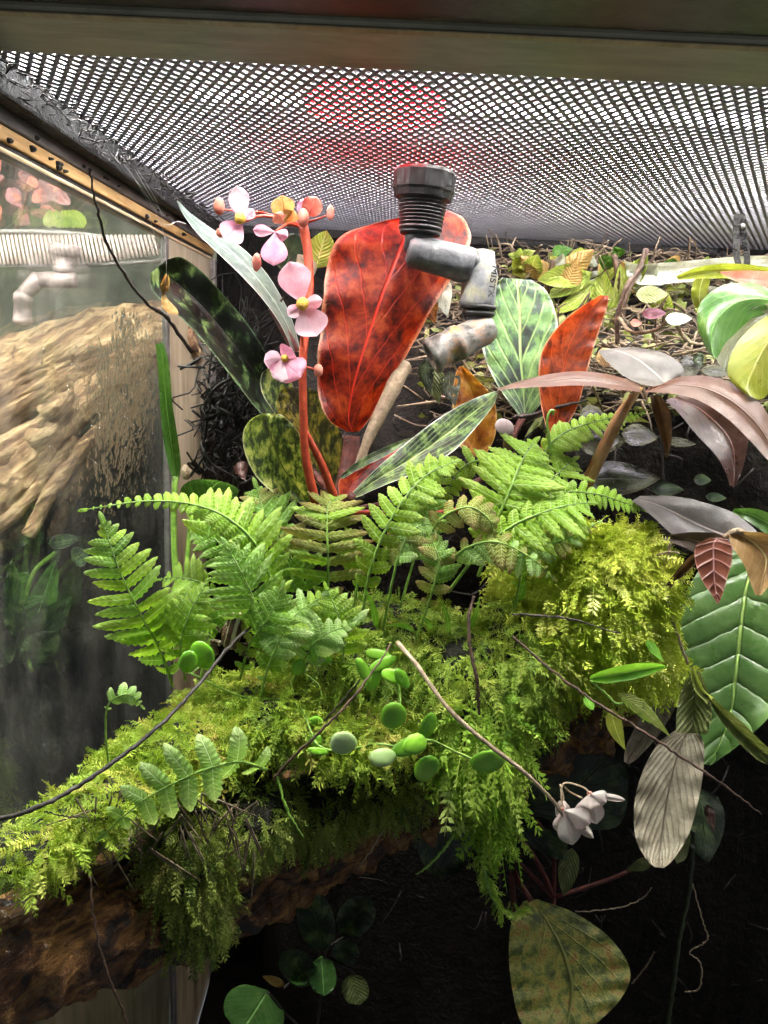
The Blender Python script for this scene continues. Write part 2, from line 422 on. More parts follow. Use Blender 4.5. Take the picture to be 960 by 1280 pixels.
# droplets
n = N('water droplet'); g = n.n('ShaderNodeBsdfGlass'); g.inputs['IOR'].default_value = 1.33; g.inputs['Roughness'].default_value = .02
g.inputs[0].default_value = (.96, .97, .95, 1)
t = n.n('ShaderNodeBsdfTransparent'); M['drop'] = n.end(n.mixsh(.25, g.outputs[0], t.outputs[0]))
def droplets():
    V = []; Q = []
    ring = [(0, 1.0), (.55, .8), (.95, .35)]
    rows = 0; cnt = 0
    while cnt < 1900:
        px = random.gauss(160, 32); py = random.gauss(500, 75)
        if px > 203 or px < 40 or py < 390 or py > 660: continue
        if py < 430 and px < 140: continue
        c = PX(px, py, WX)
        r = random.uniform(.0004, .0014); e = random.uniform(1.3, 3.4)
        if px < 120: r *= .6
        b = len(V)
        for (h, s) in ring:
            for j in range(6):
                th = 2*PI*j/6
                V.append((WX-.0004+h*r*.8, c.y+math.cos(th)*r*s, c.z+math.sin(th)*r*s*e))
        for i in range(2):
            for j in range(6):
                Q.append((b+i*6+j, b+i*6+(j+1) % 6, b+(i+1)*6+(j+1) % 6, b+(i+1)*6+j))
        Q.append(tuple(b+12+j for j in range(6)))
        cnt += 1
    tag(mk('water_droplets', V, Q, M['drop'], pane), kind='stuff')
droplets()
n = N('frosted streaked panel'); ob = n.coord('Object'); f = n.noise(n.scale(ob, (1, 1, .16)), 60, 5, .6, .6)
col = n.ramp(f, [(.25, '7c7464'), (.5, 'b5a993'), (.8, 'd3c9b6')]); tl_ = n.n('ShaderNodeBsdfTranslucent'); n.l(col, tl_.inputs[0])
M['frost'] = n.end(n.mixsh(.5, n.princ(col, .4, n.bump(f, .0008)), tl_.outputs[0]))
panel = thing('rear_side_panel', 'streaked beige side panel between the glass seam and the back wall', 'panel', (WX, .5, zz(-.62)))
strip('panel_face', M['frost'], panel, WX-.003, WX-.0002, YS+.0058, YB-.004, -.619, .0672)
strip('panel_edge', M['greytrim'], panel, WX-.001, WX+.004, YB-.020, YB-.012, -.619, .0670)
strip('lower_board', M['frost'], panel, WX-.006, WX-.0033, .2, YS, -.619, -.325)
strip('board_rail', M['cream'], panel, WX-.0062, WX-.0032, .2, YS, -.3245, -.315)

# ------------------------------------------------------------------ lamps over the lid
def ledbar(label, mat, x0, x1, y0, y1, z, grp=None):
    t = thing('led_bar', label, 'lamp', ((x0+x1)/2, (y0+y1)/2, zz(z)))
    strip('housing', M['lamp_body'], t, x0-.004, x1+.004, y0-.004, y1+.004, z+.0015, z+.014, .002)
    v, f = box(x0, x1, y0, y1, zz(z), zz(z+.0010)); mk('diffuser', v, f, mat, t, smooth=False)
ledbar('long white LED bar shining through the front of the mesh lid', M['led'], -.50, .50, .318, .332, H+.08)
ledbar('long white LED bar lying behind the front bar above the lid', M['led'], -.50, .50, .425, .439, H+.08)
ledbar('violet tinted LED bar above the rear of the mesh lid', M['led2'], -.14, .50, .55, .572, H+.065)
ledbar('bright square LED panel above the side of the lid beside the frame', M['ledbig'], -.138, .02, .345, .40, H+.045)
ledbar('wide soft glow sheet added over the whole lid to brighten its openings', M['glowsheet'], -.70, .70, .285, .95, H+.14)  # glowing sheet added so the mesh openings read bright
ledbar('white fill lamp added to light the driftwood behind the side glass', M['ledfill'], -.42, -.20, .42, .52, H+.06)  # lamp added to brighten the dark space beyond the pane
rl = PZ(470, 140, H+.016)
t = thing('red_lamp', 'round red heat lamp glowing through the mesh lid', 'lamp', rl)
v, f = lathe(rl, rl+Vector((0, 0, .004)), [(0, .034), (1, .034)], 32); mk('lens', v, f, M['redlamp'], t)
v, f = lathe(rl-Vector((0, 0, .003)), rl-Vector((0, 0, .0004)), [(0, .010), (1, .012)], 24); mk('bulb', v, f, M['redbulb'], t)
v, f = lathe(rl+Vector((0, 0, .0042)), rl+Vector((0, 0, .04)), [(0, .036), (.6, .03), (1, .012)], 32); mk('lamp_housing', v, f, M['black'], t)
ol = PZ(941, 241, H+.015)
t = thing('pilot_lamp', 'small orange pilot light behind the mesh lid', 'lamp', ol)
v, f = lathe(ol, ol+Vector((0, 0, .004)), [(0, .0025), (1, .0025)], 12); mk('lens', v, f, M['orangelamp'], t)
v, f = lathe(ol+Vector((0, 0, .0042)), ol+Vector((0, 0, .012)), [(0, .004), (1, .003)], 12); mk('lamp_housing', v, f, M['black'], t)

# ------------------------------------------------------------------ leaf builders
def leaf_loft(name, mat, st, Y0, Y1, parent, fold=0.0, tw=(0, 0), nu=22, nv=10, ripple=0.0, rfreq=7, mid=.5, belly=0.0, jag=0.0, seed=0):
    """st: stations (lx,ly,rx,ry) base->tip in picture pixels; depth runs Y0->Y1 (+belly at mid-length);
       fold: how far the midrib lies behind the edges; tw: depth offsets of the two edges (m)"""
    q = spline(st, nu+1); V = []; UV = []; Fc = []
    for i, s in enumerate(q):
        u = i/nu
        if np.isscalar(Y0): Yc = Y0+(Y1-Y0)*u+belly*math.sin(PI*u)
        wpx = math.hypot(s[2]-s[0], s[3]-s[1])
        for j in range(nv+1):
            v = j/nv; e = (v-mid)/(mid if v < mid else 1-mid)     # -1..1
            jx = jag*wpx*.5*(mnoise.noise(Vector((u*rfreq*3, seed+e*2, 3)))) if abs(e) > .99 else 0
            px = s[0]+(s[2]-s[0])*v; py = s[1]+(s[3]-s[1])*v
            if jx: px += jx*(s[2]-s[0])/max(wpx, 1)*(1 if v > .5 else -1); py += jx*(s[3]-s[1])/max(wpx, 1)*(1 if v > .5 else -1)
            Y = Yc + fold*(1-abs(e)**1.3) + (tw[0] if e < 0 else tw[1])*abs(e)**1.5
            Y += ripple*abs(e)**2*math.sin(u*rfreq*2*PI+seed+(1.3 if e > 0 else 0)) + ripple*.5*mnoise.noise(Vector((u*5, e*2, seed)))
            V.append(P(px, py, Y)); UV.append((u, v))
    for i in range(nu):
        for j in range(nv):
            a = i*(nv+1)+j; Fc.append((a, a+1, a+nv+2, a+nv+1))
    return mk(name, V, Fc, mat, parent, True, UV)
PROF = {
 'ovate': lambda u: (math.sin(PI*min(1, u**.75)))**.75 if 0 < u < 1 else 0,
 'lance': lambda u: (math.sin(PI*u**.7))**.9*(1-.25*u) if 0 < u < 1 else 0,
 'round': lambda u: math.sqrt(max(0, 1-(2*u-1)**2)),
 'spat': lambda u: (math.sin(PI*u**1.5))**.7 if 0 < u < 1 else 0,
 'strap': lambda u: min(1, (u*6)**.6, ((1-u)*3.2)**.75) if 0 < u < 1 else 0,
 'acum': lambda u: ((math.sin(PI*min(1, u**.6*1.0)))**.8*(1-u**3*.55)) if 0 < u < 1 else 0,
}
def sleaf(name, mat, base, tip, wpx, Y0, Y1, parent, prof='ovate', bow=0, **kw):
    """simple leaf from base to tip (px) with a width and a sideways bow (px)"""
    b = np.array(base, float); t = np.array(tip, float); d = t-b; L = np.hypot(*d); d /= L; nrm = np.array([-d[1], d[0]])
    st = []
    for u in np.linspace(0.0, 1, 9):
        c = b+d*L*u+nrm*bow*math.sin(PI*u); h = max(PROF[prof](u), .03)*wpx/2
        l = c+nrm*h*-1; r = c+nrm*h; st.append((l[0], l[1], r[0], r[1]))
    kw.setdefault('nu', 14); kw.setdefault('nv', 6)
    return leaf_loft(name, mat, st, Y0, Y1, parent, **kw)
def stem(name, mat, pts, rpx, parent=None, sides=7, n=None, nz=0, jit=0):
    """pts (px,py,Y); rpx radius in px (number or list)"""
    if np.isscalar(rpx): rpx = [rpx]*len(pts)
    w = [P(*p) for p in pts]; r = [a*k(p[2]) for a, p in zip(rpx, pts)]
    v, f, uv = tube(w, r, sides, n or max(6, len(pts)*5), jit=jit, nz=nz, nzs=400)
    return mk(name, v, f, mat, parent, True, uv)
def solidleaf(name, mat, c, Y, rx, ry, ang, parent=None, thick=.0016, tilt=(0, 0), dome=0.25):
    """thick round succulent leaf: a flattened, slightly cupped lens"""
    cw = P(c[0], c[1], Y); kk = k(Y); V = []; Fc = []; UV = []
    R = Matrix.Rotation(ang, 3, 'Y') ; T = Matrix.Rotation(tilt[0], 3, 'X') @ Matrix.Rotation(tilt[1], 3, 'Z')
    rings = 7; sg = 18
    for side in (1, -1):
        for i in range(rings+1):
            r = math.sin(i/rings*PI/2)
            for s in range(sg):
                th = 2*PI*s/sg
                x = r*math.cos(th)*rx*kk*(1+.04*math.sin(3*th+c[0])); z = r*math.sin(th)*ry*kk
                y = -side*thick*.55*math.sqrt(max(0, 1-r**6)) + dome*.6*min(rx, ry)*kk*(r*r+.25*r*math.cos(th+.6))
                V.append(cw+T@(R@Vector((x, y, z)))); UV.append((.5+.5*r*math.sin(th), .5+.5*r*math.cos(th)))
    for q in range(2):
        o = q*(rings+1)*sg
        for i in range(rings):
            for s in range(sg):
                f = (o+i*sg+s, o+i*sg+(s+1) % sg, o+(i+1)*sg+(s+1) % sg, o+(i+1)*sg+s)
                Fc.append(f if q else f[::-1])
    return mk(name, V, Fc, mat, parent, True, UV)

# ------------------------------------------------------------------ leaf materials
L = {}
L['fern'] = leaf_mat('bright fern green', [(.3, '7cb022'), (.55, 'a0d032'), (.75, 'c0e452')], 120, vein='b9dc7c', veinw=.07, lat=7, slope=.16, latw=.16, lats=.12, rough=.27, spec=.65, trans=.40, bump=.0006, tip='e2ec8a', tipa=.3, quilt=.5, fine=.7)
L['fern2'] = leaf_mat('mid fern green', [(.3, '62982a'), (.55, '86bc3c'), (.75, 'acd660')], 120, vein='a9d07c', veinw=.07, lat=7, slope=.16, latw=.16, lats=.12, rough=.26, spec=.65, trans=.36, bump=.0006, tip='d0e488', tipa=.3, quilt=.5, fine=.7)
L['fernold'] = leaf_mat('fern green going brown', [(.30, '6f4f38'), (.42, 'a38a52'), (.50, '9ab83e'), (.75, 'aed254')], 75, vein='b8c884', veinw=.06, lat=9, slope=.16, latw=.16, lats=.3, rough=.42, trans=.3, bump=.0006, tip='b08a5c', tipa=0.75, quilt=.5)
L['fernpale'] = leaf_mat('pale mint fern', [(.3, '84bd4c'), (.55, 'a6d468'), (.75, 'c8e890')], 120, vein='cfe9ac', veinw=.06, lat=9, slope=.16, latw=.14, lats=.25, rough=.4, trans=.35, bump=.0005, tip='e4f0b8', tipa=0.5, quilt=.4, fine=.5)
L['red'] = leaf_mat('red mottled begonia underside', [(.34, '340a05'), (.44, '741a0a'), (.53, '9c2e10'), (.63, 'bc5020'), (.74, '8e240f')], 105, vein='d83a22', veinw=.03, lat=5, slope=.5, latw=.05, lats=.5, rough=.5, trans=.42, tcol=(1.4, 1.0, .7, 1), bump=.0010, quilt=.05, edge='d9a184', dist=.35)
L['orange'] = leaf_mat('orange begonia leaf with dark spots', [(.36, '5e220d'), (.44, '8a3214'), (.54, 'b04a20'), (.75, 'c86834')], 150, vein='c2502a', veinw=.03, lat=5, slope=.5, latw=.08, lats=.5, rough=.45, trans=.45, tcol=(1.7, 1.2, .7, 1), bump=.0008, edge='e8b594')
L['ochre'] = leaf_mat('ochre begonia leaf with brown spots', [(.32, '5d2a0c'), (.44, 'a55f1a'), (.56, 'cc8a2d'), (.75, 'd9a544')], 120, vein='a86a24', veinw=.03, lat=5, slope=.5, latw=.08, lats=.5, rough=.4, trans=.4, bump=.0008, edge='dfb878')
L['dark'] = leaf_mat('near black begonia leaf', [(.4, '070a07'), (.50, '10180f'), (.57, '33492c'), (.66, '7f9a5c'), (.75, '2a3c26')], 90, (1.3, 1, .8), vein='1b241c', veinw=.03, rough=.38, trans=.06, bump=.001, edge='5f7a58')
L['marble'] = leaf_mat('green marbled begonia leaf', [(.32, '16200e'), (.44, '31451d'), (.52, '748a3a'), (.62, 'b9bd66'), (.75, '8ea04a')], 210, (1.4, 1, .7), vein='596a2c', veinw=.03, lat=5, slope=.5, latw=.08, lats=.4, rough=.4, trans=.22, bump=.001, edge='c9cf9f', dist=.35)
L['marble2'] = leaf_mat('olive marbled begonia leaf', [(.3, '141508'), (.46, '3a3c14'), (.56, '8a8530'), (.66, 'b7a348'), (.8, '6b7a30')], 190, (1.4, 1, .7), vein='54451c', veinw=.03, lat=5, slope=.5, latw=.08, lats=.4, rough=.45, trans=.3, bump=.001, dist=.35)
L['stripe'] = leaf_mat('silver green striped begonia leaf', [(.36, '101c14'), (.48, '2a4028'), (.57, '62803e'), (.7, '98ac70')], 120, (1.5, 1, 1.5), vein='a9bd7a', veinw=.05, lat=7, slope=.6, latw=.2, lats=.3, rough=.4, trans=.15, bump=.001, edge='e3e6dc', backc='6e1d14')
L['spotgreen'] = leaf_mat('pale green leaf with dark blotches', [(.36, '1e2e26'), (.46, '38543c'), (.54, '648e52'), (.7, '8ab46c')], 105, (1, 1, .7), vein='a8cf80', veinw=.04, lat=6, slope=.5, latw=.14, lats=.55, rough=.5, trans=.3, bump=.0012, edge='c9d9c4', sheen=.3)
L['silver'] = leaf_mat('silvery narrow leaf', [(.3, '36463e'), (.55, '586b60'), (.75, '8a9a90')], 150, vein='8ea598', veinw=.05, rough=.45, trans=.15, bump=.0006, edge='dfe6df')
L['petal'] = leaf_mat('pink white petal', [(.3, 'e0a9bd'), (.55, 'eccbd9'), (.75, 'f6e6ee')], 110, vein='e3b3c6', veinw=.04, lat=0, rough=.5, trans=.55, tcol=(1.05, 1.0, 1.0, 1), bump=.0003, fine=.25, spots=.15)
L['petalpink'] = leaf_mat('deeper pink petal', [(.3, 'cf7d9d'), (.55, 'e3a4bd'), (.75, 'eec4d4')], 110, vein='d492ad', veinw=.04, rough=.5, trans=.55, tcol=(1.05, 1.0, 1.0, 1), bump=.0003, fine=.25, spots=.15)
L['petalsalmon'] = leaf_mat('salmon bud', [(.3, 'd27a66'), (.55, 'e49a88'), (.75, 'f0bcae')], 110, vein='d98c7c', veinw=.04, rough=.5, trans=.35, tcol=(1.1, 1.0, .9, 1), bump=.0003, fine=.3, spots=.15)
L['petalold'] = leaf_mat('yellowing petal', [(.3, 'c48a4a'), (.5, 'e0b97a'), (.7, 'f0dcb4')], 130, vein='d0a060', veinw=.04, rough=.55, trans=.35, bump=.0005, fine=.5, spots=.15)
L['petalwhite'] = leaf_mat('dusty white petal', [(.3, 'd7bcbc'), (.55, 'e8dcda'), (.75, 'f3eeee')], 110, vein='d9c1c2', veinw=.04, rough=.5, trans=.55, tcol=(1.05, 1.0, 1.0, 1), bump=.0003, fine=.3, spots=.15)
L['dullpink'] = leaf_mat('dull rose petal', [(.3, '8a5a5e'), (.55, 'a87c80'), (.75, 'c4a0a2')], 110, vein='96686c', veinw=.04, rough=.5, trans=.3, bump=.0003, spots=.15)
L['stamen'] = rough_mat('yellow stamens', [(.3, 'd09a1c'), (.7, 'f0cf52')], 900, rough=.6, bump=.0008)
L['bronze'] = leaf_mat('bronze silvery leaf', [(.3, '352a22'), (.5, '4e443a'), (.7, '6c6257')], 60, (1, 1, 1), vein='7c6e60', veinw=.05, lat=13, slope=.9, latw=.05, lats=.10, rough=.40, spec=.4, trans=.12, bump=.0005, fine=.9, backc='553626')
L['bronzegrey'] = leaf_mat('grey bronze leaf', [(.3, '3e3836'), (.5, '57514f'), (.7, '756f6c')], 60, vein='8d8581', veinw=.05, lat=13, slope=.9, latw=.05, lats=.10, rough=.40, spec=.4, trans=.08, bump=.0005, fine=.9)
L['maroon'] = leaf_mat('maroon drooping leaf', [(.3, '3c221e'), (.5, '563832'), (.7, '735a52')], 60, vein='8f6660', veinw=.04, lat=10, slope=.5, latw=.12, lats=.1, rough=.32, trans=.2, bump=.0003, fine=.4)
L['redbrown'] = leaf_mat('red brown leaf with pink midrib', [(.3, '6e3a2b'), (.5, '8f5140'), (.7, 'a56f60')], 70, vein='d9a2a0', veinw=.05, lat=8, slope=.1, latw=.12, lats=.45, rough=.3, trans=.2, bump=.0008, quilt=.6, fine=.4, edge='c98f80')
L['tan'] = leaf_mat('tan bronze leaf', [(.3, '84603f'), (.5, 'a88355'), (.7, 'c4a27a')], 70, vein='d8c58d', veinw=.05, lat=7, slope=.3, latw=.1, lats=.2, rough=.28, trans=.2, bump=.0005, fine=.4)
L['gloss'] = leaf_mat('glossy green leaf', [(.3, '3a6428'), (.55, '547f38'), (.75, '76a052')], 60, vein='8fc46c', veinw=.04, lat=8, slope=.5, latw=.1, lats=.2, rough=.25, trans=.28, bump=.0006, fine=.4)
L['yellowgreen'] = leaf_mat('yellow green leaf', [(.3, '74802a'), (.55, '98a038'), (.75, 'b6b254')], 60, vein='d3d47c', veinw=.04, lat=8, slope=.5, latw=.1, lats=.25, rough=.3, trans=.35, bump=.0006, fine=.4)
L['lime'] = leaf_mat('wilting lime leaf', [(.3, '7d9a34'), (.5, 'a9be4c'), (.7, 'd3d687')], 80, vein='d6dc96', veinw=.05, lat=10, slope=.3, latw=.2, lats=.5, rough=.45, trans=.35, bump=.001, quilt=.8)
L['white'] = leaf_mat('bleached white leaf', [(.3, 'a9b09c'), (.5, 'cfd2c4'), (.7, 'e4e4da')], 80, vein='bdc2ae', veinw=.04, lat=6, slope=.4, latw=.1, lats=.4, rough=.4, trans=.25, bump=.001)
L['straw'] = leaf_mat('straw coloured dry leaf', [(.3, 'a67f45'), (.5, 'cfa964'), (.7, 'e2c68a')], 90, vein='b58e58', veinw=.05, lat=12, slope=.2, latw=.2, lats=.6, rough=.6, trans=.3, bump=.0012, quilt=.8)
L['anth'] = leaf_mat('quilted deep green leaf', [(.3, '486e34'), (.55, '648a48'), (.75, '86a862')], 40, vein='a9cf6e', veinw=.035, lat=10, slope=-.10, latw=.06, lats=.12, rough=.27, trans=.2, bump=.0018, quilt=.6, fine=.3)
L['dry'] = leaf_mat('grey brown dead leaf', [(.3, '7c7060'), (.5, '9a8e7c'), (.7, 'b5aa98')], 120, vein='574c3d', veinw=.03, lat=11, slope=.45, latw=.07, lats=.28, rough=.62, trans=.1, bump=.0009, quilt=.45)
L['wilt'] = leaf_mat('wilted olive leaf', [(.3, '5e6a35'), (.5, '828c4d'), (.7, 'a5ab74')], 100, vein='6b7342', veinw=.03, lat=8, slope=.4, latw=.1, lats=.5, rough=.5, trans=.22, bump=.0016, quilt=.8)
L['brown'] = leaf_mat('brown curled leaf', [(.3, '4a3423'), (.5, '75573a'), (.7, '967655')], 100, vein='5a4229', veinw=.05, lat=0, rough=.55, trans=.15, bump=.001)
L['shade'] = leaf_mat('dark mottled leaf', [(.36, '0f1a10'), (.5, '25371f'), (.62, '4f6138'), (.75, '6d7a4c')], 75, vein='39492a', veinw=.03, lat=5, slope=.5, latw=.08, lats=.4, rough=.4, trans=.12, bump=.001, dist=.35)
L['mottle'] = leaf_mat('olive and rust mottled leaf', [(.34, '3e4a1e'), (.46, '66702c'), (.55, '8d8a3c'), (.66, '83602c'), (.76, '9aa050')], 150, vein='75783a', veinw=.03, lat=5, slope=.55, latw=.08, lats=.22, rough=.45, trans=.2, bump=.0014, quilt=.1, dist=.3)
L['round'] = leaf_mat('fleshy round green leaf', [(.3, '5c9a20'), (.55, '7fba30'), (.75, 'a2d24e')], 60, rough=.32, trans=.0, bump=.0003, fine=.35, spots=.15)
L['roundpale'] = leaf_mat('pale fleshy round leaf', [(.3, '86a85c'), (.55, 'a3c27a'), (.75, 'bcd69a')], 60, rough=.4, trans=.0, bump=.0003, fine=.35, spots=.15)
L['grass'] = leaf_mat('fresh strap leaf', [(.3, '62a02c'), (.55, '86c242'), (.75, 'a5d85c')], 90, vein='a9d873', veinw=.06, rough=.35, trans=.3, bump=.0004, fine=.4)
L['wetleaf'] = leaf_mat('wet grey litter leaf', [(.3, '2b2c24'), (.5, '4a4c3e'), (.7, '767a68')], 70, vein='5f6250', veinw=.03, lat=6, slope=.4, latw=.08, lats=.4, rough=.25, trans=.05, bump=.0008)

# ------------------------------------------------------------------ begonia (main plant)
beg = thing('begonia', 'begonia with a tall red glowing leaf, marbled leaves and pink flowers', 'begonia', P(425, 635, .40))
leaf_loft('leaf', L['red'], [(434, 540, 448, 540), (410, 524, 462, 524), (398, 492, 481, 494), (397, 450, 504, 452), (401, 410, 526, 412), (404, 370, 550, 370), (409, 330, 577, 328), (424, 297, 589, 297), (462, 281, 580, 274), (522, 267, 562, 263)],
          .405, .425, beg, fold=-.004, tw=(-.004, .012), nu=64, nv=22, ripple=.0028, rfreq=5, mid=.56, belly=-.012, jag=.03)['label'] = 'tall red mottled upright leaf'
leaf_loft('leaf', L['dark'], [(338, 528, 352, 492), (318, 508, 338, 452), (290, 472, 312, 408), (262, 436, 284, 374), (233, 404, 258, 345), (206, 380, 238, 328), (190, 362, 224, 321), (187, 342, 210, 324)],
          .425, .385, beg, fold=.010, tw=(-.012, .006), nu=30, nv=12, ripple=.002, rfreq=3)['label'] = 'long near black leaf with marbled lower edge'
leaf_loft('leaf', L['silver'], [(366, 440, 376, 440), (352, 408, 366, 402), (330, 376, 352, 372), (302, 345, 332, 340), (272, 316, 303, 310), (246, 291, 268, 288), (229, 268, 240, 268), (221, 251, 224, 252)],
          .43, .44, beg, fold=.003, tw=(-.02, .03), nu=24, nv=8, ripple=.001)['label'] = 'narrow silvery leaf turned edge on'
leaf_loft('leaf', L['marble'], [(384, 630, 392, 626), (352, 622, 393, 600), (322, 598, 388, 575), (306, 566, 380, 552), (304, 540, 368, 533), (314, 524, 352, 519), (328, 517, 338, 517)],
          .385, .372, beg, fold=.006, tw=(-.004, .004), nu=26, nv=14, ripple=.001, belly=-.008)['label'] = 'rounded green and black marbled leaf'
leaf_loft('leaf', L['marble2'], [(412, 622, 440, 612), (385, 590, 438, 585), (362, 552, 430, 552), (348, 520, 418, 525), (347, 497, 408, 500), (356, 483, 392, 486)],
          .405, .41, beg, fold=.004, nu=24, nv=12, ripple=.001)
leaf_loft('leaf', L['marble'], [(345, 520, 362, 516), (328, 492, 368, 490), (326, 470, 360, 470), (335, 460, 350, 460)], .42, .425, beg, fold=.003, nu=14, nv=8)
leaf_loft('leaf', L['stripe'], [(438, 618, 446, 622), (468, 588, 482, 606), (505, 556, 528, 588), (545, 525, 568, 563), (580, 504, 596, 533), (606, 493, 616, 508), (619, 489, 622, 493)],
          .375, .40, beg, fold=.006, tw=(.008, -.008), nu=30, nv=12, ripple=.0015, rfreq=4)['label'] = 'silver striped leaf with hairy pale rim'
leaf_loft('leaf', L['red'], [(424, 622, 440, 620), (425, 598, 462, 602), (448, 578, 492, 574), (480, 563, 512, 554), (508, 550, 516, 548)], .380, .405, beg, fold=.004, tw=(-.002, .004), nu=18, nv=8)['label'] = 'red underside of the folded leaf half'
leaf_loft('leaf', L['stripe'], [(424, 596, 428, 599), (446, 577, 452, 585), (474, 562, 482, 570), (500, 551, 506, 556), (514, 547, 516, 549)], .378, .402, beg, fold=.001, nu=18, nv=5, ripple=.001)
leaf_loft('leaf', L['ochre'], [(586, 572, 606, 570), (570, 548, 618, 548), (566, 515, 621, 520), (566, 488, 616, 496), (570, 466, 600, 478), (574, 458, 580, 458)], .415, .425, beg, fold=.004, nu=20, nv=10, ripple=.002)['label'] = 'ochre leaf with brown spots'
leaf_loft('leaf', L['spotgreen'], [(648, 518, 664, 520), (622, 482, 686, 488), (604, 440, 697, 440), (604, 400, 696, 398), (612, 362, 684, 365), (628, 347, 664, 350)], .44, .455, beg, fold=.005, tw=(0, .01), nu=26, nv=14, ripple=.002)['label'] = 'broad pale green leaf with dark blotches'
leaf_loft('leaf', L['orange'], [(684, 540, 702, 542), (676, 505, 722, 508), (673, 470, 733, 468), (677, 440, 742, 436), (694, 412, 751, 408), (720, 388, 759, 384), (750, 369, 761, 370)], .42, .43, beg, fold=.004, tw=(-.004, .004), nu=28, nv=12, ripple=.0015)['label'] = 'upright orange leaf with dark spots'
stem('leaf_stalk', M['maroonstem'], [(440, 545, .408), (436, 590, .405), (425, 632, .40)], [10, 13, 12], beg, 9)
stem('leaf_stalk', M['palestem'], [(505, 455, .415), (484, 500, .405), (455, 562, .40), (440, 620, .40)], [11, 10, 6, 5], beg, 9, n=18, nz=.15)
stem('leaf_stalk', M['maroonstem'], [(370, 440, .43), (362, 425, .43), (338, 385, .435)], [5, 6, 3], beg, 7)
stem('leaf_stalk', M['redstem'], [(692, 540, .42), (640, 610, .41), (560, 640, .405), (430, 640, .402)], [4, 4, 4, 4], beg, 6)
stem('leaf_stalk', M['maroonstem'], [(656, 518, .44), (600, 600, .42), (430, 640, .402)], [4, 4, 4], beg, 6)
stem('leaf_stalk', M['maroonstem'], [(345, 515, .425), (385, 580, .41), (425, 632, .402)], [5, 5, 5], beg, 6)
stem('leaf_stalk', M['maroonstem'], [(388, 628, .386), (410, 636, .395), (428, 640, .402)], [5, 5, 5], beg, 6)
stem('leaf_stalk', M['maroonstem'], [(440, 620, .377), (432, 632, .39), (425, 640, .402)], [6, 6, 6], beg, 6)
fs = stem('flower_stem', M['redstem'], [(394, 628, .375), (382, 570, .372), (379, 500, .372), (379, 440, .374), (386, 380, .38), (385, 320, .386), (379, 282, .388)], [6.5, 5.5, 5, 5, 5.5, 5.5, 6], beg, 8)
stem('flower_stem', M['redstem'], [(418, 622, .38), (402, 580, .375), (381, 538, .372)], [6, 5, 4], beg, 8)
def bead(name, mat, px, py, Y, r, parent, n=0, e=1.0):
    v = []; f = []; bm = bmesh.new(); bmesh.ops.create_icosphere(bm, subdivisions=2, radius=1)
    c = P(px, py, Y)
    for q in bm.verts: q.co = c+Vector((q.co.x*r*k(Y), q.co.y*r*k(Y)*.7, q.co.z*r*k(Y)*e))*(1+.12*mnoise.noise(q.co*6+c*100))
    me = bpy.data.meshes.new(name); bm.to_mesh(me); bm.free(); me.polygons.foreach_set('use_smooth', [True]*len(me.polygons))
    me.materials.append(mat); return setparent(link(bpy.data.objects.new(name, me)), parent)
def flower(parent, c, Y, petals, mats, core=None, stalk=None, cup=.0015):
    """petals: (base offset tip px) list of (tipx,tipy,width,dY)"""
    if stalk: fl = stem('flower', M['redstem'] if not isinstance(stalk[0], str) else M[stalk[0]], stalk if not isinstance(stalk[0], str) else stalk[1:], 1.8, parent, 6)
    else: fl = bead('flower', L['petalsalmon'], c[0], c[1], Y+.001, 4, parent)
    for i, p in enumerate(petals):
        sleaf('petal', L[mats[i % len(mats)]], c, (p[0], p[1]), p[2], Y, Y+p[3], fl, prof='spat' if len(p) < 5 else p[4], fold=cup*(1 if i % 2 else -1), nu=12, nv=8, ripple=.0004, rfreq=2, seed=i*3+c[0])
    if core: bead('stamens', L['stamen'], c[0]+core[1], c[1]+core[2], Y-.003, core[0], fl)
    return fl
flower(beg, (378, 380), .366, [(362, 327, 42, -.004), (396, 420, 44, -.006), (403, 375, 18, -.002), (360, 395, 18, -.002)], ['petal'], core=(8, 0, 0), stalk=[(378, 382, .368), (377, 410, .37), (379, 440, .374)])
flower(beg, (352, 448), .366, [(376, 472, 40, -.008), (330, 452, 24, -.004, 'round'), (365, 436, 28, -.004), (346, 470, 24, -.006), (352, 478, 26, -.007)], ['petalpink', 'petal', 'petalpink'], core=(5, 4, 0), stalk=[(352, 448, .367), (364, 456, .37), (379, 464, .373)])
flower(beg, (303, 276), .378, [(296, 232, 26, -.002), (281, 300, 36, -.01), (318, 262, 14, 0), (288, 244, 12, .002)], ['petal', 'petalpink'], core=(7, -3, -3), stalk=[(303, 278, .379), (330, 270, .384), (372, 280, .388)])
flower(beg, (344, 290), .378, [(342, 332, 34, -.006), (316, 287, 16, -.002), (360, 296, 16, -.002)], ['petalpink'], core=None, stalk=[(344, 290, .379), (360, 280, .385), (376, 284, .388)])
flower(beg, (356, 280), .385, [(352, 244, 30, -.002), (366, 262, 24, -.003), (345, 266, 20, -.003)], ['petalold', 'petalold', 'petalsalmon'], stalk=[(356, 281, .385), (368, 282, .387), (378, 284, .388)])
flower(beg, (384, 270), .386, [(396, 246, 26, -.004, 'round'), (380, 248, 22, -.003, 'round')], ['petalsalmon', 'petalpink'], stalk=[(384, 270, .387), (382, 278, .388)])
for (x, y, r, e) in ((274, 258, 8, 1.4), (275, 291, 6, 1), (413, 266, 6, 1.6), (398, 463, 7, 1.2), (379, 272, 9, 1.3), (321, 328, 7, 1.6)):
    b = bead('flower_bud', L['petalsalmon'], x, y, .384 if y < 350 else .371, r*.82, beg, e=e*1.15)
mb = MB()
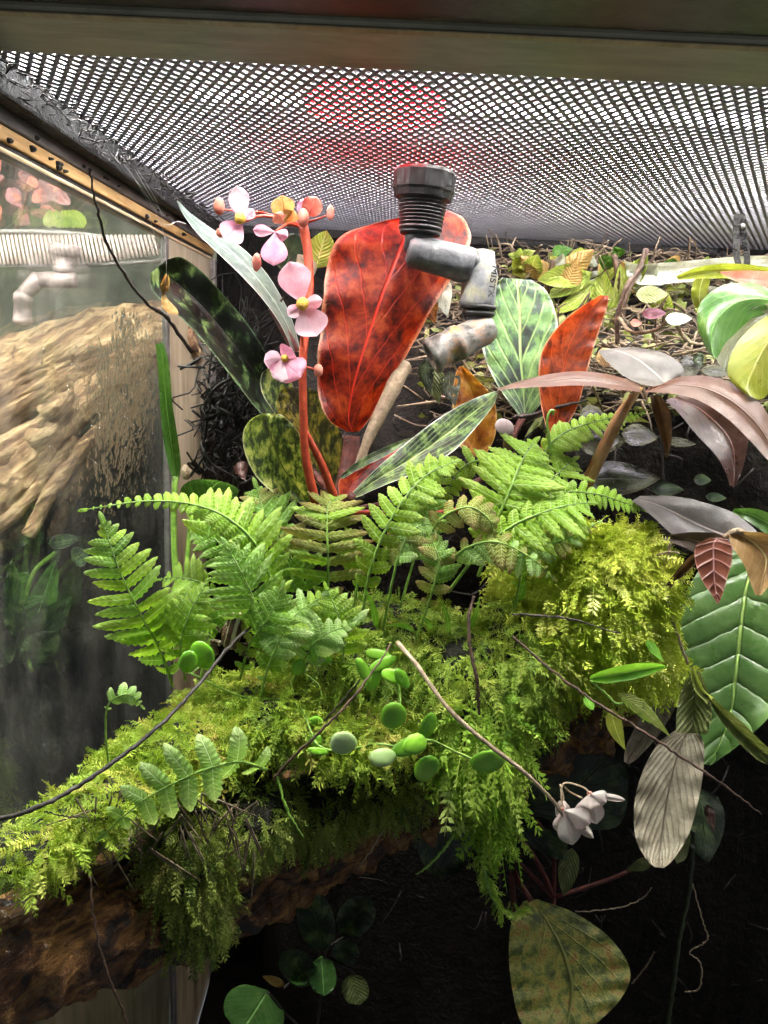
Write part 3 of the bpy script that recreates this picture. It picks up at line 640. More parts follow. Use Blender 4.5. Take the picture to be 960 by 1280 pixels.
for a, b in (((274, 262, .384), (330, 266, .386)), ((275, 290, .384), (300, 276, .384)), ((413, 268, .385), (385, 278, .388)), ((398, 463, .371), (379, 458, .373)), ((321, 326, .384), (345, 294, .384)), ((330, 266, .386), (378, 282, .388))):
    mb.add(*tube([P(*a), P(*b)], [.0005, .0006], 5, 4))
mb.build('bud_stalks', M['redstem'], beg)

# dried flower hanging on a web thread over the dark leaf
df = thing('dried_flower', 'shrivelled tan flower caught on the near black leaf', 'dried flower', P(207, 378, .383))
sleaf('petal', L['petalold'], (203, 362), (223, 393), 13, .380, .376, df, 'spat', bow=6, ripple=.0008)
for i in range(7): sleaf('petal', L['petalold'], (205, 364), (205+random.uniform(-12, 10), 346+random.uniform(-8, 14)), 9, .380, .377, df, 'ovate', ripple=.001, seed=i)
stem('stalk', M['palestem'], [(204, 360, .380), (209, 380, .381), (211, 397, .381)], 1.3, df, 5)
wf = thing('fallen_petal', 'cupped white petal on a brown husk beside the ochre leaf', 'petal', P(632, 560, .385))
solidleaf('petal', L['petalwhite'], (631, 533), .383, 13, 10, .2, wf, thick=.0009, tilt=(-.3, .2))
for i in range(5): sleaf('husk', L['brown'], (636, 540), (628+i*5, 566), 8, .386, .384, wf, 'lance', ripple=.001, seed=i)

# ------------------------------------------------------------------ misting nozzle
NY = .396; nk = k(NY)
nz = thing('misting_nozzle', 'grey jointed misting nozzle screwed through the mesh lid', 'nozzle', P(531, 214, NY))
M['nozzle'] = rough_mat('scuffed grey plastic', [(.3, '3c3d40'), (.5, '5c5e62'), (.62, '83858a'), (.76, 'a9abb0')], 75, rough=.42, bump=.0004, bscale=500)
M['nozzle2'] = rough_mat('pale scuffed grey plastic', [(.3, '55565a'), (.48, '8b8d91'), (.6, 'a9a58a'), (.72, 'b9bbbf')], 75, rough=.42, bump=.0004, bscale=500)
M['nozzle3'] = rough_mat('algae stained grey plastic', [(.3, '17140f'), (.42, '4e4a42'), (.52, '7e7c78'), (.60, '9a7a62'), (.67, 'a08a48'), (.78, '8f8f8c')], 95, rough=.45, bump=.0007, bscale=420)
top = P(532, 212, NY); bot = P(528, 250, NY)
v, f = lathe(top, bot, [(0, 24*nk), (.04, 34*nk), (.15, 36*nk), (.7, 35.5*nk), (.78, 34*nk), (.98, 33*nk), (1, 26*nk)], 48, 12, .022); mk('locking_nut', v, f, M['black'], nz, smooth=False)
pr2 = [(0, 28)]
for i in range(8): pr2 += [(.02+i*.095, 28.5-i*.35), (.05+i*.095, 28.5-i*.35), (.06+i*.095, 25.3-i*.35), (.085+i*.095, 25.3-i*.35)]
pr2 += [(.80, 26), (.86, 26), (.87, 22), (.90, 22), (.91, 24.5), (.99, 24), (1, 18)]
v, f = lathe(P(529, 248, NY), P(525, 294, NY), [(a, b*nk) for a, b in pr2], 32); mk('threaded_collar', v, f, M['black'], nz)
def cyl(name, a, b, prof, mat, par, sides=28):
    v, f = lathe(P(*a), P(*b), [(t, r*nk) for t, r in prof], sides); return mk(name, v, f, mat, par)
e1 = cyl('elbow_joint', (509, 312, NY-.0035), (590, 333, NY-.001), [(0, 5), (.01, 13), (.06, 17.5), (.2, 19), (.3, 19.5), (.92, 21), (.985, 20.5), (1, 15)], M['nozzle'], nz)
cyl('neck', (525, 290, NY), (521, 315, NY-.002), [(0, 18), (.4, 17), (1, 16)], M['nozzle'], e1)
cyl('mould_ring', (533, 320, NY-.0100), (533.2, 319.5, NY-.0085), [(0, 3.4), (.3, 4.4), (1, 4.4)], M['nozzle2'], e1, 16)
e2 = cyl('elbow_joint', (606, 312, NY), (595, 386, NY), [(0, 6), (.02, 12), (.2, 15), (.38, 19.5), (.44, 20.5), (.9, 21.5), (.96, 21), (1, 15)], M['nozzle2'], nz)
cyl('neck', (583, 332, NY-.001), (604, 326, NY), [(0, 15), (.6, 14), (1, 10)], M['nozzle'], e2)
for yy, r in ((384, 22), (392, 20)):
    cyl('o_ring', (598, yy-3.2, NY), (597.4, yy+3.2, NY), [(0, r-4), (.1, r-1), (.35, r), (.65, r), (.9, r-1), (1, r-4)], M['black'], e2)
cyl('neck', (597, 392, NY), (602, 414, NY), [(0, 15), (.5, 13), (1, 14)], M['nozzle'], e2)
e3 = cyl('nozzle_body', (618, 406, NY-.001), (537, 446, NY-.006), [(0, 4), (.02, 11), (.07, 15.5), (.16, 18.5), (.5, 19.2), (.515, 21.5), (.60, 21.8), (.615, 20.4), (.9, 21), (.91, 22.5), (.99, 22.3), (1, 14), (.95, 12)], M['nozzle3'], nz)
# lettering on the second elbow
cu = bpy.data.curves.new('lettering', 'FONT'); cu.body = 'MISTK'; cu.size = 13.5*nk; cu.extrude = .00012; cu.align_x = 'CENTER'; cu.align_y = 'CENTER'
to = bpy.data.objects.new('tmp_text', cu); link(to)
dg = bpy.context.evaluated_depsgraph_get(); me = bpy.data.meshes.new_from_object(to.evaluated_get(dg))
bpy.data.objects.remove(to)
ax = (P(595, 386, NY)-P(606, 312, NY)).normalized()         # downwards along the elbow
outv = Vector((.62, -.78, 0)); outv = (outv-ax*outv.dot(ax)).normalized(); sidev = ax.cross(outv)
cc = P(600.5, 352, NY)
R0 = 20.6*nk
for q in me.vertices:
    a = q.co.x; b = q.co.y; hgt = q.co.z+.00006
    th = b/R0
    dirv = outv*math.cos(th)-sidev*math.sin(th)
    q.co = cc+ax*a+dirv*(R0+hgt)
me.materials.append(M['black']); lo = link(bpy.data.objects.new('lettering', me)); setparent(lo, e2)

# zip tie hanging from the mesh
zt = thing('zip_tie', 'black plastic cable tie looped through the mesh lid', 'cable tie', P(922, 286, 0.4950))
v = []; f = []
def ribbon(pts, wpx, th, mat, name, par):
    q = spline(pts, 22); V = []; Fc = []
    for i, s in enumerate(q):
        for (a, b) in ((-1, -1), (1, -1), (1, 1), (-1, 1)):
            V.append(P(s[0]+a*wpx, s[1], s[2]+b*th))
    for i in range(len(q)-1):
        for j in range(4): Fc.append((i*4+j, i*4+(j+1) % 4, i*4+4+(j+1) % 4, i*4+4+j))
    Fc += [(3, 2, 1, 0), tuple(len(V)-4+j for j in range(4))]
    return mk(name, V, Fc, mat, par, smooth=False)
rb = ribbon([(921, 268, 0.4980), (921, 282, 0.4970), (920, 300, 0.4950), (921, 322, 0.4940), (926, 337, 0.4950), (931, 338, 0.4970), (934, 325, 0.4990), (931, 300, 0.5000), (928, 284, 0.4990), (927, 268, 0.4990)], 4.2, .0007, M['blackwet'], 'strap', zt)
mb = MB()
for i in range(11):
    y = 294+i*3.6; mb.add(*tube([P(927.5+i*.35, y, 0.4986), P(933.5+i*.3, y, 0.4986)], .00035, 4, 2))
mb.build('strap_teeth', M['blackwet'], rb)
bead('lock_head', M['nozzle3'], 928, 283, 0.4980, 4, zt)

# ------------------------------------------------------------------ ferns
def pinna_mesh(name, mat, seed, wid=.40, curl=.12, lobes=6):
    rs = random.Random(seed); nu, nv = 20, 6; V = []; UV = []; Fc = []
    ph = rs.uniform(0, 6); bend = rs.uniform(-.10, .10); tipc = rs.uniform(.0, .25)
    for i in range(nu+1):
        u = i/nu
        hw = wid/2*min(1, (u*5+.55)**.6, ((1-u)*3.0+.01)**.6)*(1.06-.18*u)
        for j in range(nv+1):
            e = 2*j/nv-1; ae = abs(e)
            h = hw*(1+.075*math.sin(u*lobes*2*PI+ph+(.8 if e > 0 else 0))) if ae > .95 else hw
            x = u; y = e*h+bend*u*u
            z = -curl*u*u-tipc*max(0, u-.7)**2*4 - .20*wid*(ae**1.6) + .10*wid*(1-(1-ae)**2) + .085*wid*ae*math.sin(u*lobes*2*PI+ph+(.8 if e > 0 else 0)) + .07*wid*math.sin(u*4+ph)*e
            V.append((x, y, z)); UV.append((u, j/nv))
    for i in range(nu):
        for j in range(nv):
            a = i*(nv+1)+j; Fc.append((a, a+1, a+nv+2, a+nv+1))
    me = bpy.data.meshes.new(name); me.from_pydata(V, [], Fc); me.polygons.foreach_set('use_smooth', [True]*len(Fc))
    lay = me.uv_layers.new(name='UVMap'); li = np.empty(len(me.loops), dtype=np.int32); me.loops.foreach_get('vertex_index', li)
    lay.data.foreach_set('uv', np.array(UV, dtype=np.float32)[li].ravel()); me.materials.append(mat)
    return me
PM = {m: [pinna_mesh('pinna', L[m], 3*i+hash(m) % 7 if False else 3*i+len(m), .40, .10+.05*(i % 3)) for i in range(5)] for m in ('fern', 'fern2', 'fernold', 'fernpale')}
def frond(par, pts, Lpx, pairs, mat='fern', nrm=(0, -.8, .6), start=.12, ang=72, shape=(.30, .5), asym=(1, 1), droop=0.0, rw=2.0, matmix=None, tipn=True, mn=.18, wfac=.86, slack=.26, taper=2.3):
    """pts px,py,Y base->tip; pinnae in pairs along the rachis"""
    wv = [P(*p) for p in pts]
    q = [Vector(x) for x in spline([tuple(p) for p in wv], 48)]
    kk = k(np.mean([p[2] for p in pts]))
    rads = [rw*kk*(1-.7*i/47) for i in range(48)]
    v, f, uv = tube(q, rads, 6)
    fr = mk('frond', v, f, M['greenstem'], par, True, uv)
    flen = sum((q[i+1]-q[i]).length for i in range(47))
    N0 = Vector(nrm).normalized(); rs = random.Random(int(pts[0][0]*7+pts[-1][1]))
    for i in range(pairs):
        sg = i/(pairs-.3); u = start+(1-start)*(1-(1-sg)**1.4); du = (1-start)*1.4*(1-sg)**.4/(pairs-.3); idx = min(46, int(u*47)); p = q[idx].lerp(q[idx+1], u*47-idx)
        t = (q[min(47, idx+2)]-q[max(0, idx-2)]).normalized()
        nn = (N0-t*N0.dot(t)).normalized(); lt = t.cross(nn).normalized()
        s = (u-start)/(1-start)
        pk = shape[0]
        ln = (mn+(1-mn)*math.sin(PI/2*min(1, (s+.02)/pk))**.8) if s < pk else max(.07, (1-((s-pk)/(1-pk))**taper))
        for sd in (-1, 1):
            if sd == 1 and i == pairs-1 and tipn: pass
            Ls = Lpx*kk*ln*rs.uniform(.80, 1.10)*asym[0 if sd < 0 else 1]
            a = math.radians(ang-18*s*s+rs.uniform(-7, 7))
            d = (t*math.cos(a)+lt*sd*math.sin(a))
            d = (d+nn*(-droop+rs.uniform(-slack, slack))+Vector((0, 0, -droop*.5))).normalized()
            b2 = nn.cross(d).normalized(); b2 = (b2+nn*rs.uniform(-.25, .25)).normalized(); b3 = d.cross(b2).normalized(); b2 = b3.cross(d)
            mm = mat
            if matmix and rs.random() < matmix[1]: mm = matmix[0]
            o = bpy.data.objects.new('pinna', rs.choice(PM[mm])); link(o); o.parent = fr
            wm = max(du*flen*wfac*rs.uniform(.95, 1.12), .22*Ls)/.40; wm = min(wm, Ls*1.9)
            Mx = Matrix((d*Ls, b2*wm, b3*(Ls*.5+wm*.5))).transposed().to_4x4(); Mx.translation = p+lt*sd*rads[idx]*.3
            o.matrix_basis = Mx
    # tip leaflet
    t = (q[47]-q[44]).normalized(); nn = (N0-t*N0.dot(t)).normalized(); b2 = nn.cross(t).normalized()
    o = bpy.data.objects.new('pinna', PM[mat][0]); link(o); o.parent = fr; Ls = max(8, Lpx*.3)*kk
    Mx = Matrix((t*Ls, b2*Ls, nn*Ls)).transposed().to_4x4(); Mx.translation = q[46]; o.matrix_basis = Mx
    return fr
f1 = thing('fern', 'large bright green fern spreading over the moss beside the misted glass', 'fern', P(262, 850, .36))
frond(f1, [(216, 858, .355), (200, 812, .345), (178, 772, .338), (149, 712, .335), (128, 650, .338)], 60, 16, 'fern2', (.05, -.85, .5), start=.10, shape=(.42, .5), matmix=('fern', .6), rw=2.2)
frond(f1, [(345, 740, .36), (320, 682, .352), (288, 650, .352), (247, 632, .352), (185, 626, .352), (100, 638, .350)], 46, 27, 'fern', (.05, -.75, .65), start=.02, shape=(.2, .5), taper=1.1, asym=(.75, 1.25), droop=.1, rw=2.2)
frond(f1, [(370, 740, .37), (352, 684, .366), (331, 644, .368), (320, 607, .374)], 53, 12, 'fern2', (0, -.8, .6), start=.05, shape=(.3, .5), matmix=('fernold', .2))
frond(f1, [(328, 820, .345), (325, 772, .338), (307, 726, .335), (284, 684, .336)], 65, 12, 'fern2', (.05, -.85, .5), start=.1, shape=(.35, .5), matmix=('fern', .3), rw=2.4)
frond(f1, [(410, 745, .362), (410, 700, .36), (409, 660, .362), (410, 632, .368), (424, 622, .374)], 62, 13, 'fernold', (0, -.8, .6), start=.02, shape=(.25, .5), ang=80, matmix=('fern', .55))
frond(f1, [(324, 880, .335), (334, 838, .330), (350, 800, .330), (370, 768, .336), (408, 742, .346)], 38, 11, 'fernpale', (.1, -.85, .4), start=.18, shape=(.45, .5), matmix=('fern', .4))
frond(f1, [(270, 740, .36), (250, 728, .355), (225, 722, .355), (200, 724, .358)], 31, 10, 'fern', (0, -.6, .8), start=.05, shape=(.3, .5), asym=(1, 1.2))
frond(f1, [(268, 800, .352), (250, 785, .348), (230, 772, .345), (205, 756, .345)], 41, 10, 'fern', (.1, -.7, .7), start=.05, shape=(.3, .5))
frond(f1, [(250, 850, .352), (262, 800, .352), (266, 770, .354), (280, 745, .358)], 29, 6, 'fern2', (0, -.8, .6), start=.3, shape=(.4, .5))
frond(f1, [(352, 840, .352), (372, 800, .350), (392, 770, .354), (412, 752, .362)], 41, 9, 'fern2', (.1, -.8, .5), start=.15, shape=(.4, .5))
frond(f1, [(380, 760, .372), (372, 716, .372), (356, 680, .376), (350, 655, .382)], 48, 10, 'fern2', (.1, -.7, .7), start=.05)
frond(f1, [(258, 690, .372), (262, 660, .372), (270, 640, .378), (284, 622, .382)], 36, 7, 'fern', (.1, -.7, .7), start=.05)
frond(f1, [(300, 850, .345), (312, 806, .335), (336, 772, .330), (352, 735, .332)], 46, 10, 'fern2', (.1, -.85, .4), start=.12, matmix=('fernold', .15))
frond(f1, [(420, 860, .348), (430, 810, .340), (424, 772, .338), (408, 735, .342)], 42, 10, 'fern', (.0, -.8, .5), start=.2, matmix=('fernpale', .3))
frond(f1, [(362, 862, .342), (382, 822, .334), (402, 796, .332), (440, 780, .336)], 34, 9, 'fernpale', (.1, -.8, .5), start=.2)
frond(f1, [(232, 850, .345), (226, 810, .338), (236, 770, .336), (258, 728, .340)], 40, 11, 'fern', (-.05, -.85, .45), start=.15)
frond(f1, [(300, 750, .372), (290, 700, .37), (262, 668, .372), (238, 655, .376)], 36, 10, 'fern2', (0, -.7, .7), start=.1)
f2 = thing('fern', 'yellow green fern with browning tips arching over the mound in front of the begonia', 'fern', P(560, 760, .37))
frond(f2, [(452, 780, .36), (462, 715, .356), (488, 650, .356), (528, 598, .364), (572, 575, .374)], 40, 17, 'fern', (.1, -.75, .65), start=.12, shape=(.5, .5), droop=.03, rw=2.4)
frond(f2, [(478, 790, .362), (492, 720, .354), (500, 690, .354), (520, 660, .358), (560, 652, .364)], 30, 10, 'fernpale', (.05, -.75, .65), start=.35, matmix=('fernold', .4))
frond(f2, [(560, 720, .36), (575, 690, .352), (617, 677, .346), (660, 695, .343), (692, 722, .343)], 40, 13, 'fernold', (-.1, -.8, .55), start=.1, shape=(.3, .5), asym=(.45, 1.05), matmix=('fernpale', .45), droop=.08)
frond(f2, [(530, 690, .364), (550, 650, .356), (585, 634, .352), (610, 648, .349), (618, 668, .348)], 30, 11, 'fernold', (-.1, -.8, .55), start=.1, asym=(.8, 1), droop=.1)
frond(f2, [(560, 740, .37), (600, 690, .360), (645, 655, .356), (700, 634, .358), (738, 628, .364)], 56, 13, 'fern', (0, -.75, .65), start=.25, shape=(.4, .5), asym=(.5, 1), rw=2.4)
frond(f2, [(598, 720, .37), (618, 660, .365), (637, 613, .366), (655, 572, .374), (668, 552, .382)], 62, 16, 'fern', (0, -.7, .7), start=.1, shape=(.4, .5), rw=2.6, ang=80)
frond(f2, [(620, 700, .38), (640, 650, .38), (668, 620, .384), (700, 590, .392), (716, 575, .398)], 56, 12, 'fern', (.1, -.7, .7), start=.1, shape=(.4, .5))
frond(f2, [(648, 640, .40), (678, 570, .398), (706, 541, .398), (752, 525, .402), (806, 516, .408)], 25, 18, 'fern', (0, -.8, .6), start=.25, shape=(.3, .5), asym=(.8, 1.2), rw=2.0)
frond(f2, [(668, 650, .385), (700, 618, .380), (742, 617, .378), (776, 627, .378), (806, 638, .38)], 21, 16, 'fern', (0, -.75, .65), start=.2, shape=(.3, .5), rw=1.8)
frond(f2, [(590, 590, .40), (610, 575, .398), (585, 580, .398), (566, 600, .396), (560, 630, .392)], 26, 9, 'fern', (0, -.7, .7), start=.2)
frond(f2, [(640, 690, .366), (675, 682, .360), (705, 675, .358), (750, 652, .362)], 26, 11, 'fernpale', (0, -.75, .65), start=.1, matmix=('fernold', .3))
frond(f2, [(500, 760, .375), (520, 690, .375), (530, 650, .38), (548, 610, .388)], 36, 11, 'fern2', (0, -.75, .65), start=.3)
frond(f2, [(440, 770, .37), (448, 720, .368), (444, 690, .37), (432, 660, .375)], 30, 9, 'fern', (0, -.75, .65), start=.25)
frond(f2, [(520, 800, .36), (540, 740, .350), (548, 700, .350), (536, 668, .356)], 34, 11, 'fern2', (0, -.8, .55), start=.25, matmix=('fernold', .35))
frond(f2, [(640, 770, .362), (650, 720, .352), (640, 690, .350), (606, 672, .352)], 34, 11, 'fern', (0, -.75, .6), start=.25)
frond(f2, [(700, 660, .385), (690, 630, .384), (664, 602, .388), (622, 580, .394)], 44, 11, 'fern', (0, -.7, .7), start=.1)
f3 = thing('fern', 'lone pale fern frond lying across the mossy log above the bark', 'fern', P(331, 962, .30))
frond(f3, [(333, 962, .300), (300, 952, .288), (262, 960, .280), (220, 978, .275), (176, 1003, .271), (122, 1050, .269)], 50, 8, 'fernpale', (.0, -1, .12), start=.06, shape=(.5, .5), ang=80, mn=.55, rw=2.4, wfac=.60, slack=.06)
f4 = thing('fern', 'young curled fern shoot on the moss beside the glass', 'fern', P(135, 955, .292))
frond(f4, [(136, 955, .292), (132, 915, .290), (136, 880, .288), (160, 868, .288), (178, 884, .290)], 17, 7, 'fernpale', (.1, -.8, .5), start=.45, droop=.2, rw=1.8)
# curled white-tipped shoot
fs2 = thing('fern_shoot', 'thin green coiled fern shoot rising behind the white petal', 'fern shoot', P(688, 570, .395))
stem('stalk', M['greenstem'], [(688, 572, .398), (686, 545, .397), (684, 525, .396), (688, 514, .396), (692, 514, .396), (691, 519, .396)], [2.2, 2, 1.8, 2, 2, 1.2], fs2, 6)

# ------------------------------------------------------------------ log with moss
log = thing('mossy_log', 'wet orange brown log slanting under thick moss', 'log', P(150, 1180, .34))
lp = [(-120, 1258, .255), (20, 1196, .275), (150, 1142, .30), (300, 1085, .345), (430, 1010, .385), (560, 930, .40), (700, 850, .41), (800, 790, .42)]
lr = [92, 84, 80, 78, 80, 92, 90, 70]
v, f, uv = tube([P(*p) for p in lp], [r*k(p[2]) for r, p in zip(lr, lp)], 96, 220, nz=.30, nzs=70)
mk('trunk', v, f, M['bark'], log, True, uv)
BL = {   # moss pads: (px,py,Y,rx,ry px, rz m, slant deg)
 'right': [(742, 752, .376, 90, 92, .024, 0), (792, 728, .384, 40, 62, .024, 0), (700, 715, .392, 76, 56, .026, 0), (775, 815, .374, 62, 44, .020, 0), (680, 800, .374, 60, 60, .022, 0)],
 'centre': [(500, 812, .385, 150, 62, .03, 6), (590, 850, .37, 105, 75, .034, 0), (430, 830, .37, 80, 70, .03, 0), (650, 820, .375, 75, 80, .03, 0)],
 'left': [(330, 890, .352, 125, 50, .034, -12), (205, 950, .322, 105, 46, .028, -26), (120, 1010, .294, 84, 36, .022, -24), (20, 1062, .270, 84, 24, .018, -12), (440, 905, .348, 80, 44, .03, 0)],
 'hang': [(240, 1065, .304, 56, 85, .020, 8), (250, 1130, .306, 44, 44, .016, 0), (400, 1000, .350, 62, 36, .026, -18), (320, 1010, .325, 60, 50, .024, -10), (480, 968, .362, 70, 42, .026, -10)],
 'drip': [(598, 915, .345, 50, 66, .018, 0), (618, 990, .345, 22, 44, .011, 0)],
}
def ell(b):
    px, py, Y, rx, ry, rz, an = b
    c = P(px, py, Y); kk = k(Y)
    return np.array(c), np.array([rx*kk, rz, ry*kk]), math.radians(an)
ALLB = [ell(b) for g in BL.values() for b in g]
for g, bl in BL.items():
    mb = MB()
    for b in bl:
        c, r, an = ell(b)
        bm = bmesh.new(); bmesh.ops.create_icosphere(bm, subdivisions=4, radius=1)
        R = Matrix.Rotation(-an*-1, 3, 'Y')
        vs_ = []
        for q in bm.verts:
            d = q.co.copy(); nzv = 1+.16*mnoise.fractal(d*3+Vector(c)*50, 1, 2, 4)
            vs_.append(Vector(c)+R@Vector((d.x*r[0]*nzv*.93, d.y*r[1]*nzv*.93, d.z*r[2]*nzv*.93)))
        mb.add(vs_, [[x.index for x in fc.verts] for fc in bm.faces]); bm.free()
    mb.build('root_mass', M['core'], log)

def sprig_template(seed, npair=9, wid=.05, ll=.30):
    r = np.random.default_rng(seed); V = []; T = []
    # stem: thin 3-sided
    m = 5
    for i in range(m):
        z = i/(m-1); x = .10*z*z
        for s in range(3):
            th = 2*PI*s/3; V.append((x+.014*math.cos(th)*(1-.6*z), .014*math.sin(th)*(1-.6*z), z))
    for i in range(m-1):
        for s in range(3):
            a, b, c, d = i*3+s, i*3+(s+1) % 3, i*3+3+(s+1) % 3, i*3+3+s; T += [(a, b, c), (a, c, d)]
    for i in range(npair):
        z = .12+.86*i/npair
        for sd in (-1, 1):
            l = ll*(1-.55*z)*r.uniform(.7, 1.25); a = math.radians(r.uniform(38, 68)); tw = r.uniform(-.5, .5)
            d = np.array([math.sin(tw)*math.sin(a), sd*math.cos(tw)*math.sin(a), math.cos(a)])
            p = np.array([.10*z*z, 0, z]); pr = np.array([math.cos(tw), -sd*math.sin(tw)*.5, -.3*r.random()]); pr /= np.linalg.norm(pr)
            side = np.cross(d, pr); side /= np.linalg.norm(side)+1e-9
            md = p+d*l*.45; tip = p+d*l+np.array([-.03, 0, -.04*l])
            n0 = len(V); V += [tuple(p), tuple(md+side*wid*.5), tuple(tip), tuple(md-side*wid*.5)]
            T += [(n0, n0+1, n0+2), (n0, n0+2, n0+3)]
    return np.array(V), np.array(T)
TPL = [sprig_template(i, 9+(i % 3), .062, .30+.06*(i % 2)) for i in range(4)]+[sprig_template(9, 11, .05, .15), sprig_template(11, 7, .07, .22), sprig_template(12, 10, .04, .12)]
def moss(name, label, blobs, count, Lm, mat, nb=.55, down=.45, wild=.55, floor=-1.0, clip=None):
    Vs = []; Ts = []; At = []; off = 0; made = 0
    es = [ell(b) for b in blobs]; area = np.array([e[1][0]*e[1][2] for e in es]); area /= area.sum()
    bat = {i: [] for i in range(len(TPL))}
    tries = 0
    while made < count and tries < count*8:
        tries += 1
        i = RNG.choice(len(es), p=area); c, r, an = es[i]
        d = RNG.normal(size=3); d /= np.linalg.norm(d)
        if d[1] > .35 or d[2] < floor: continue
        R = np.array([[math.cos(an), 0, math.sin(an)], [0, 1, 0], [-math.sin(an), 0, math.cos(an)]])
        p = c+R@(d*r*(1+RNG.normal()*.04)); n = R@(d/r); n /= np.linalg.norm(n)
        ok = True
        for (c2, r2, a2) in ALLB:
            if c2 is c or np.allclose(c2, c): continue
            R2 = np.array([[math.cos(a2), 0, math.sin(a2)], [0, 1, 0], [-math.sin(a2), 0, math.cos(a2)]])
            if np.sum(((R2.T@(p-c2))/r2)**2) < .80: ok = False; break
        if not ok: continue
        if clip and not clip(p): continue
        up = n*nb+np.array([0, -.1, -1.])*down*RNG.uniform(.2, 1.3)+RNG.normal(size=3)*wild*.6
        up /= np.linalg.norm(up)
        a = np.cross(up, n+RNG.normal(size=3)*.5); a /= np.linalg.norm(a)+1e-9; b = np.cross(up, a)
        s = Lm*min(2.0, RNG.lognormal(-.05, .36))
        bat[RNG.integers(len(TPL))].append((p-n*.0012, b, a, up, s, RNG.random()*.6+.4*mnoise.noise(Vector(p)*60)+.2))
        made += 1
    for ti, lst in bat.items():
        if not lst: continue
        V, T = TPL[ti]; m = len(lst)
        p = np.array([x[0] for x in lst]); B = np.array([x[1] for x in lst]); A = np.array([x[2] for x in lst]); U = np.array([x[3] for x in lst]); S = np.array([x[4] for x in lst]); tt = np.array([x[5] for x in lst])
        W = (V[None, :, 0, None]*B[:, None]+V[None, :, 1, None]*A[:, None]+V[None, :, 2, None]*U[:, None])*S[:, None, None]
        z = V[None, :, 2]; W = W+p[:, None]
        W[:, :, 2] -= (z**2)*S[:, None]*.28
        Vs.append(W.reshape(-1, 3)); Ts.append((T[None]+(np.arange(m)*len(V))[:, None, None]+off).reshape(-1, 3)); At.append(np.repeat(tt, len(V))); off += m*len(V)
    o = npmesh(name, np.concatenate(Vs), np.concatenate(Ts), mat, np.concatenate(At))
    return tag(o, label, 'moss', kind='stuff')
def moss_mat(name, stops, trans=.35):
    n = N(name); at = n.n('ShaderNodeAttribute', attribute_name='tint'); ob = n.coord('Object')
    f = n.math('ADD', n.math('MULTIPLY', at.outputs['Fac'], .75), n.math('MULTIPLY', n.noise(ob, 90, 3), .35))
    col = n.ramp(f, stops)
    p = n.princ(col, .5, None, Specular_IOR_Level=.35)
    t = n.n('ShaderNodeBsdfTranslucent'); n.l(n.mix(1.0, col, (1.2, 1.2, .7, 1), 'MULTIPLY'), t.inputs[0])
    return n.end(n.mixsh(trans, p, t.outputs[0]))
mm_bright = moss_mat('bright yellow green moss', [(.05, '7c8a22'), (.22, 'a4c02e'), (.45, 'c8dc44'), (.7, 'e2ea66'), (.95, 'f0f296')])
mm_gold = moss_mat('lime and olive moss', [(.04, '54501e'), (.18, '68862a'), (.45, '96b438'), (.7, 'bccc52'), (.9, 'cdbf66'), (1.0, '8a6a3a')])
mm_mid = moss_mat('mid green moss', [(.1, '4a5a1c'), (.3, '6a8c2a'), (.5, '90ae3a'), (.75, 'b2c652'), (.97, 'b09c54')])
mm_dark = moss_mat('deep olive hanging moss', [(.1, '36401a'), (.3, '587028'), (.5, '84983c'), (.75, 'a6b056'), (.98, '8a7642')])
mm_lime = moss_mat('fresh lime hanging moss', [(.2, '6c9a26'), (.45, '98c03c'), (.7, 'c2dc60'), (.95, 'dcea90')])
moss('moss', 'thick bright yellow green feather moss cushion under the fern', BL['right'], 8200, .0092, mm_bright, nb=.65, down=.36, wild=.7)
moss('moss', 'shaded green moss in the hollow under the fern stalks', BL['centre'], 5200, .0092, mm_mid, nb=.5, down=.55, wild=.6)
moss('moss', 'golden olive moss carpet on the upper side of the log', BL['left'], 8000, .0082, mm_gold, nb=.5, down=.4, wild=.8, floor=-.35)
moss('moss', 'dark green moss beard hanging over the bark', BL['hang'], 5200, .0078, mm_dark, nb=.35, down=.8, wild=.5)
moss('moss', 'fresh lime moss fronds dripping from the centre of the log', BL['drip'], 900, .0145, mm_lime, nb=.35, down=.95, wild=.4)
# trailing moss tail
tail = thing('moss_strand', 'long lime moss strand dangling with a hooked tip', 'moss', P(610, 1010, .342))
tp = [(606, 1010, .342), (604, 1050, .340), (606, 1090, .339), (616, 1122, .338), (634, 1143, .338), (658, 1134, .338)]
tq = [Vector(x) for x in spline([tuple(P(*p)) for p in tp], 60)]
Vs = []; Ts = []; At = []; off = 0
for i in range(150):
    u = random.random(); p = tq[min(58, int(u*59))]; t = (tq[min(59, int(u*59)+1)]-p).normalized()
    sd = Vector((random.choice([-.7, 1.0, 1.0]), random.uniform(-1, .3), random.uniform(-.5, .4)))
    up = (t*.5+sd*random.uniform(.3, 1)).normalized(); a = up.cross(Vector((random.gauss(0, 1), random.gauss(0, 1), random.gauss(0, 1)))).normalized(); b = up.cross(a)
    s = .009*random.uniform(.5, 1.3)*(1-.45*u); V, T = TPL[i % 4]
    W = np.array(p)+s*(V[:, :1]*np.array(b)+V[:, 1:2]*np.array(a)+V[:, 2:]*np.array(up)); Vs.append(W); Ts.append(T+off); At.append(np.full(len(V), random.random()*.8+.1)); off += len(V)
tag(npmesh('fronds', np.concatenate(Vs), np.concatenate(Ts), mm_lime, np.concatenate(At), tail), kind='stuff')
v, f, uv = tube(tq, [.0016*(1-i/80) for i in range(60)], 6); mk('strand_stem', v, f, M['greenstem'], tail, True, uv)
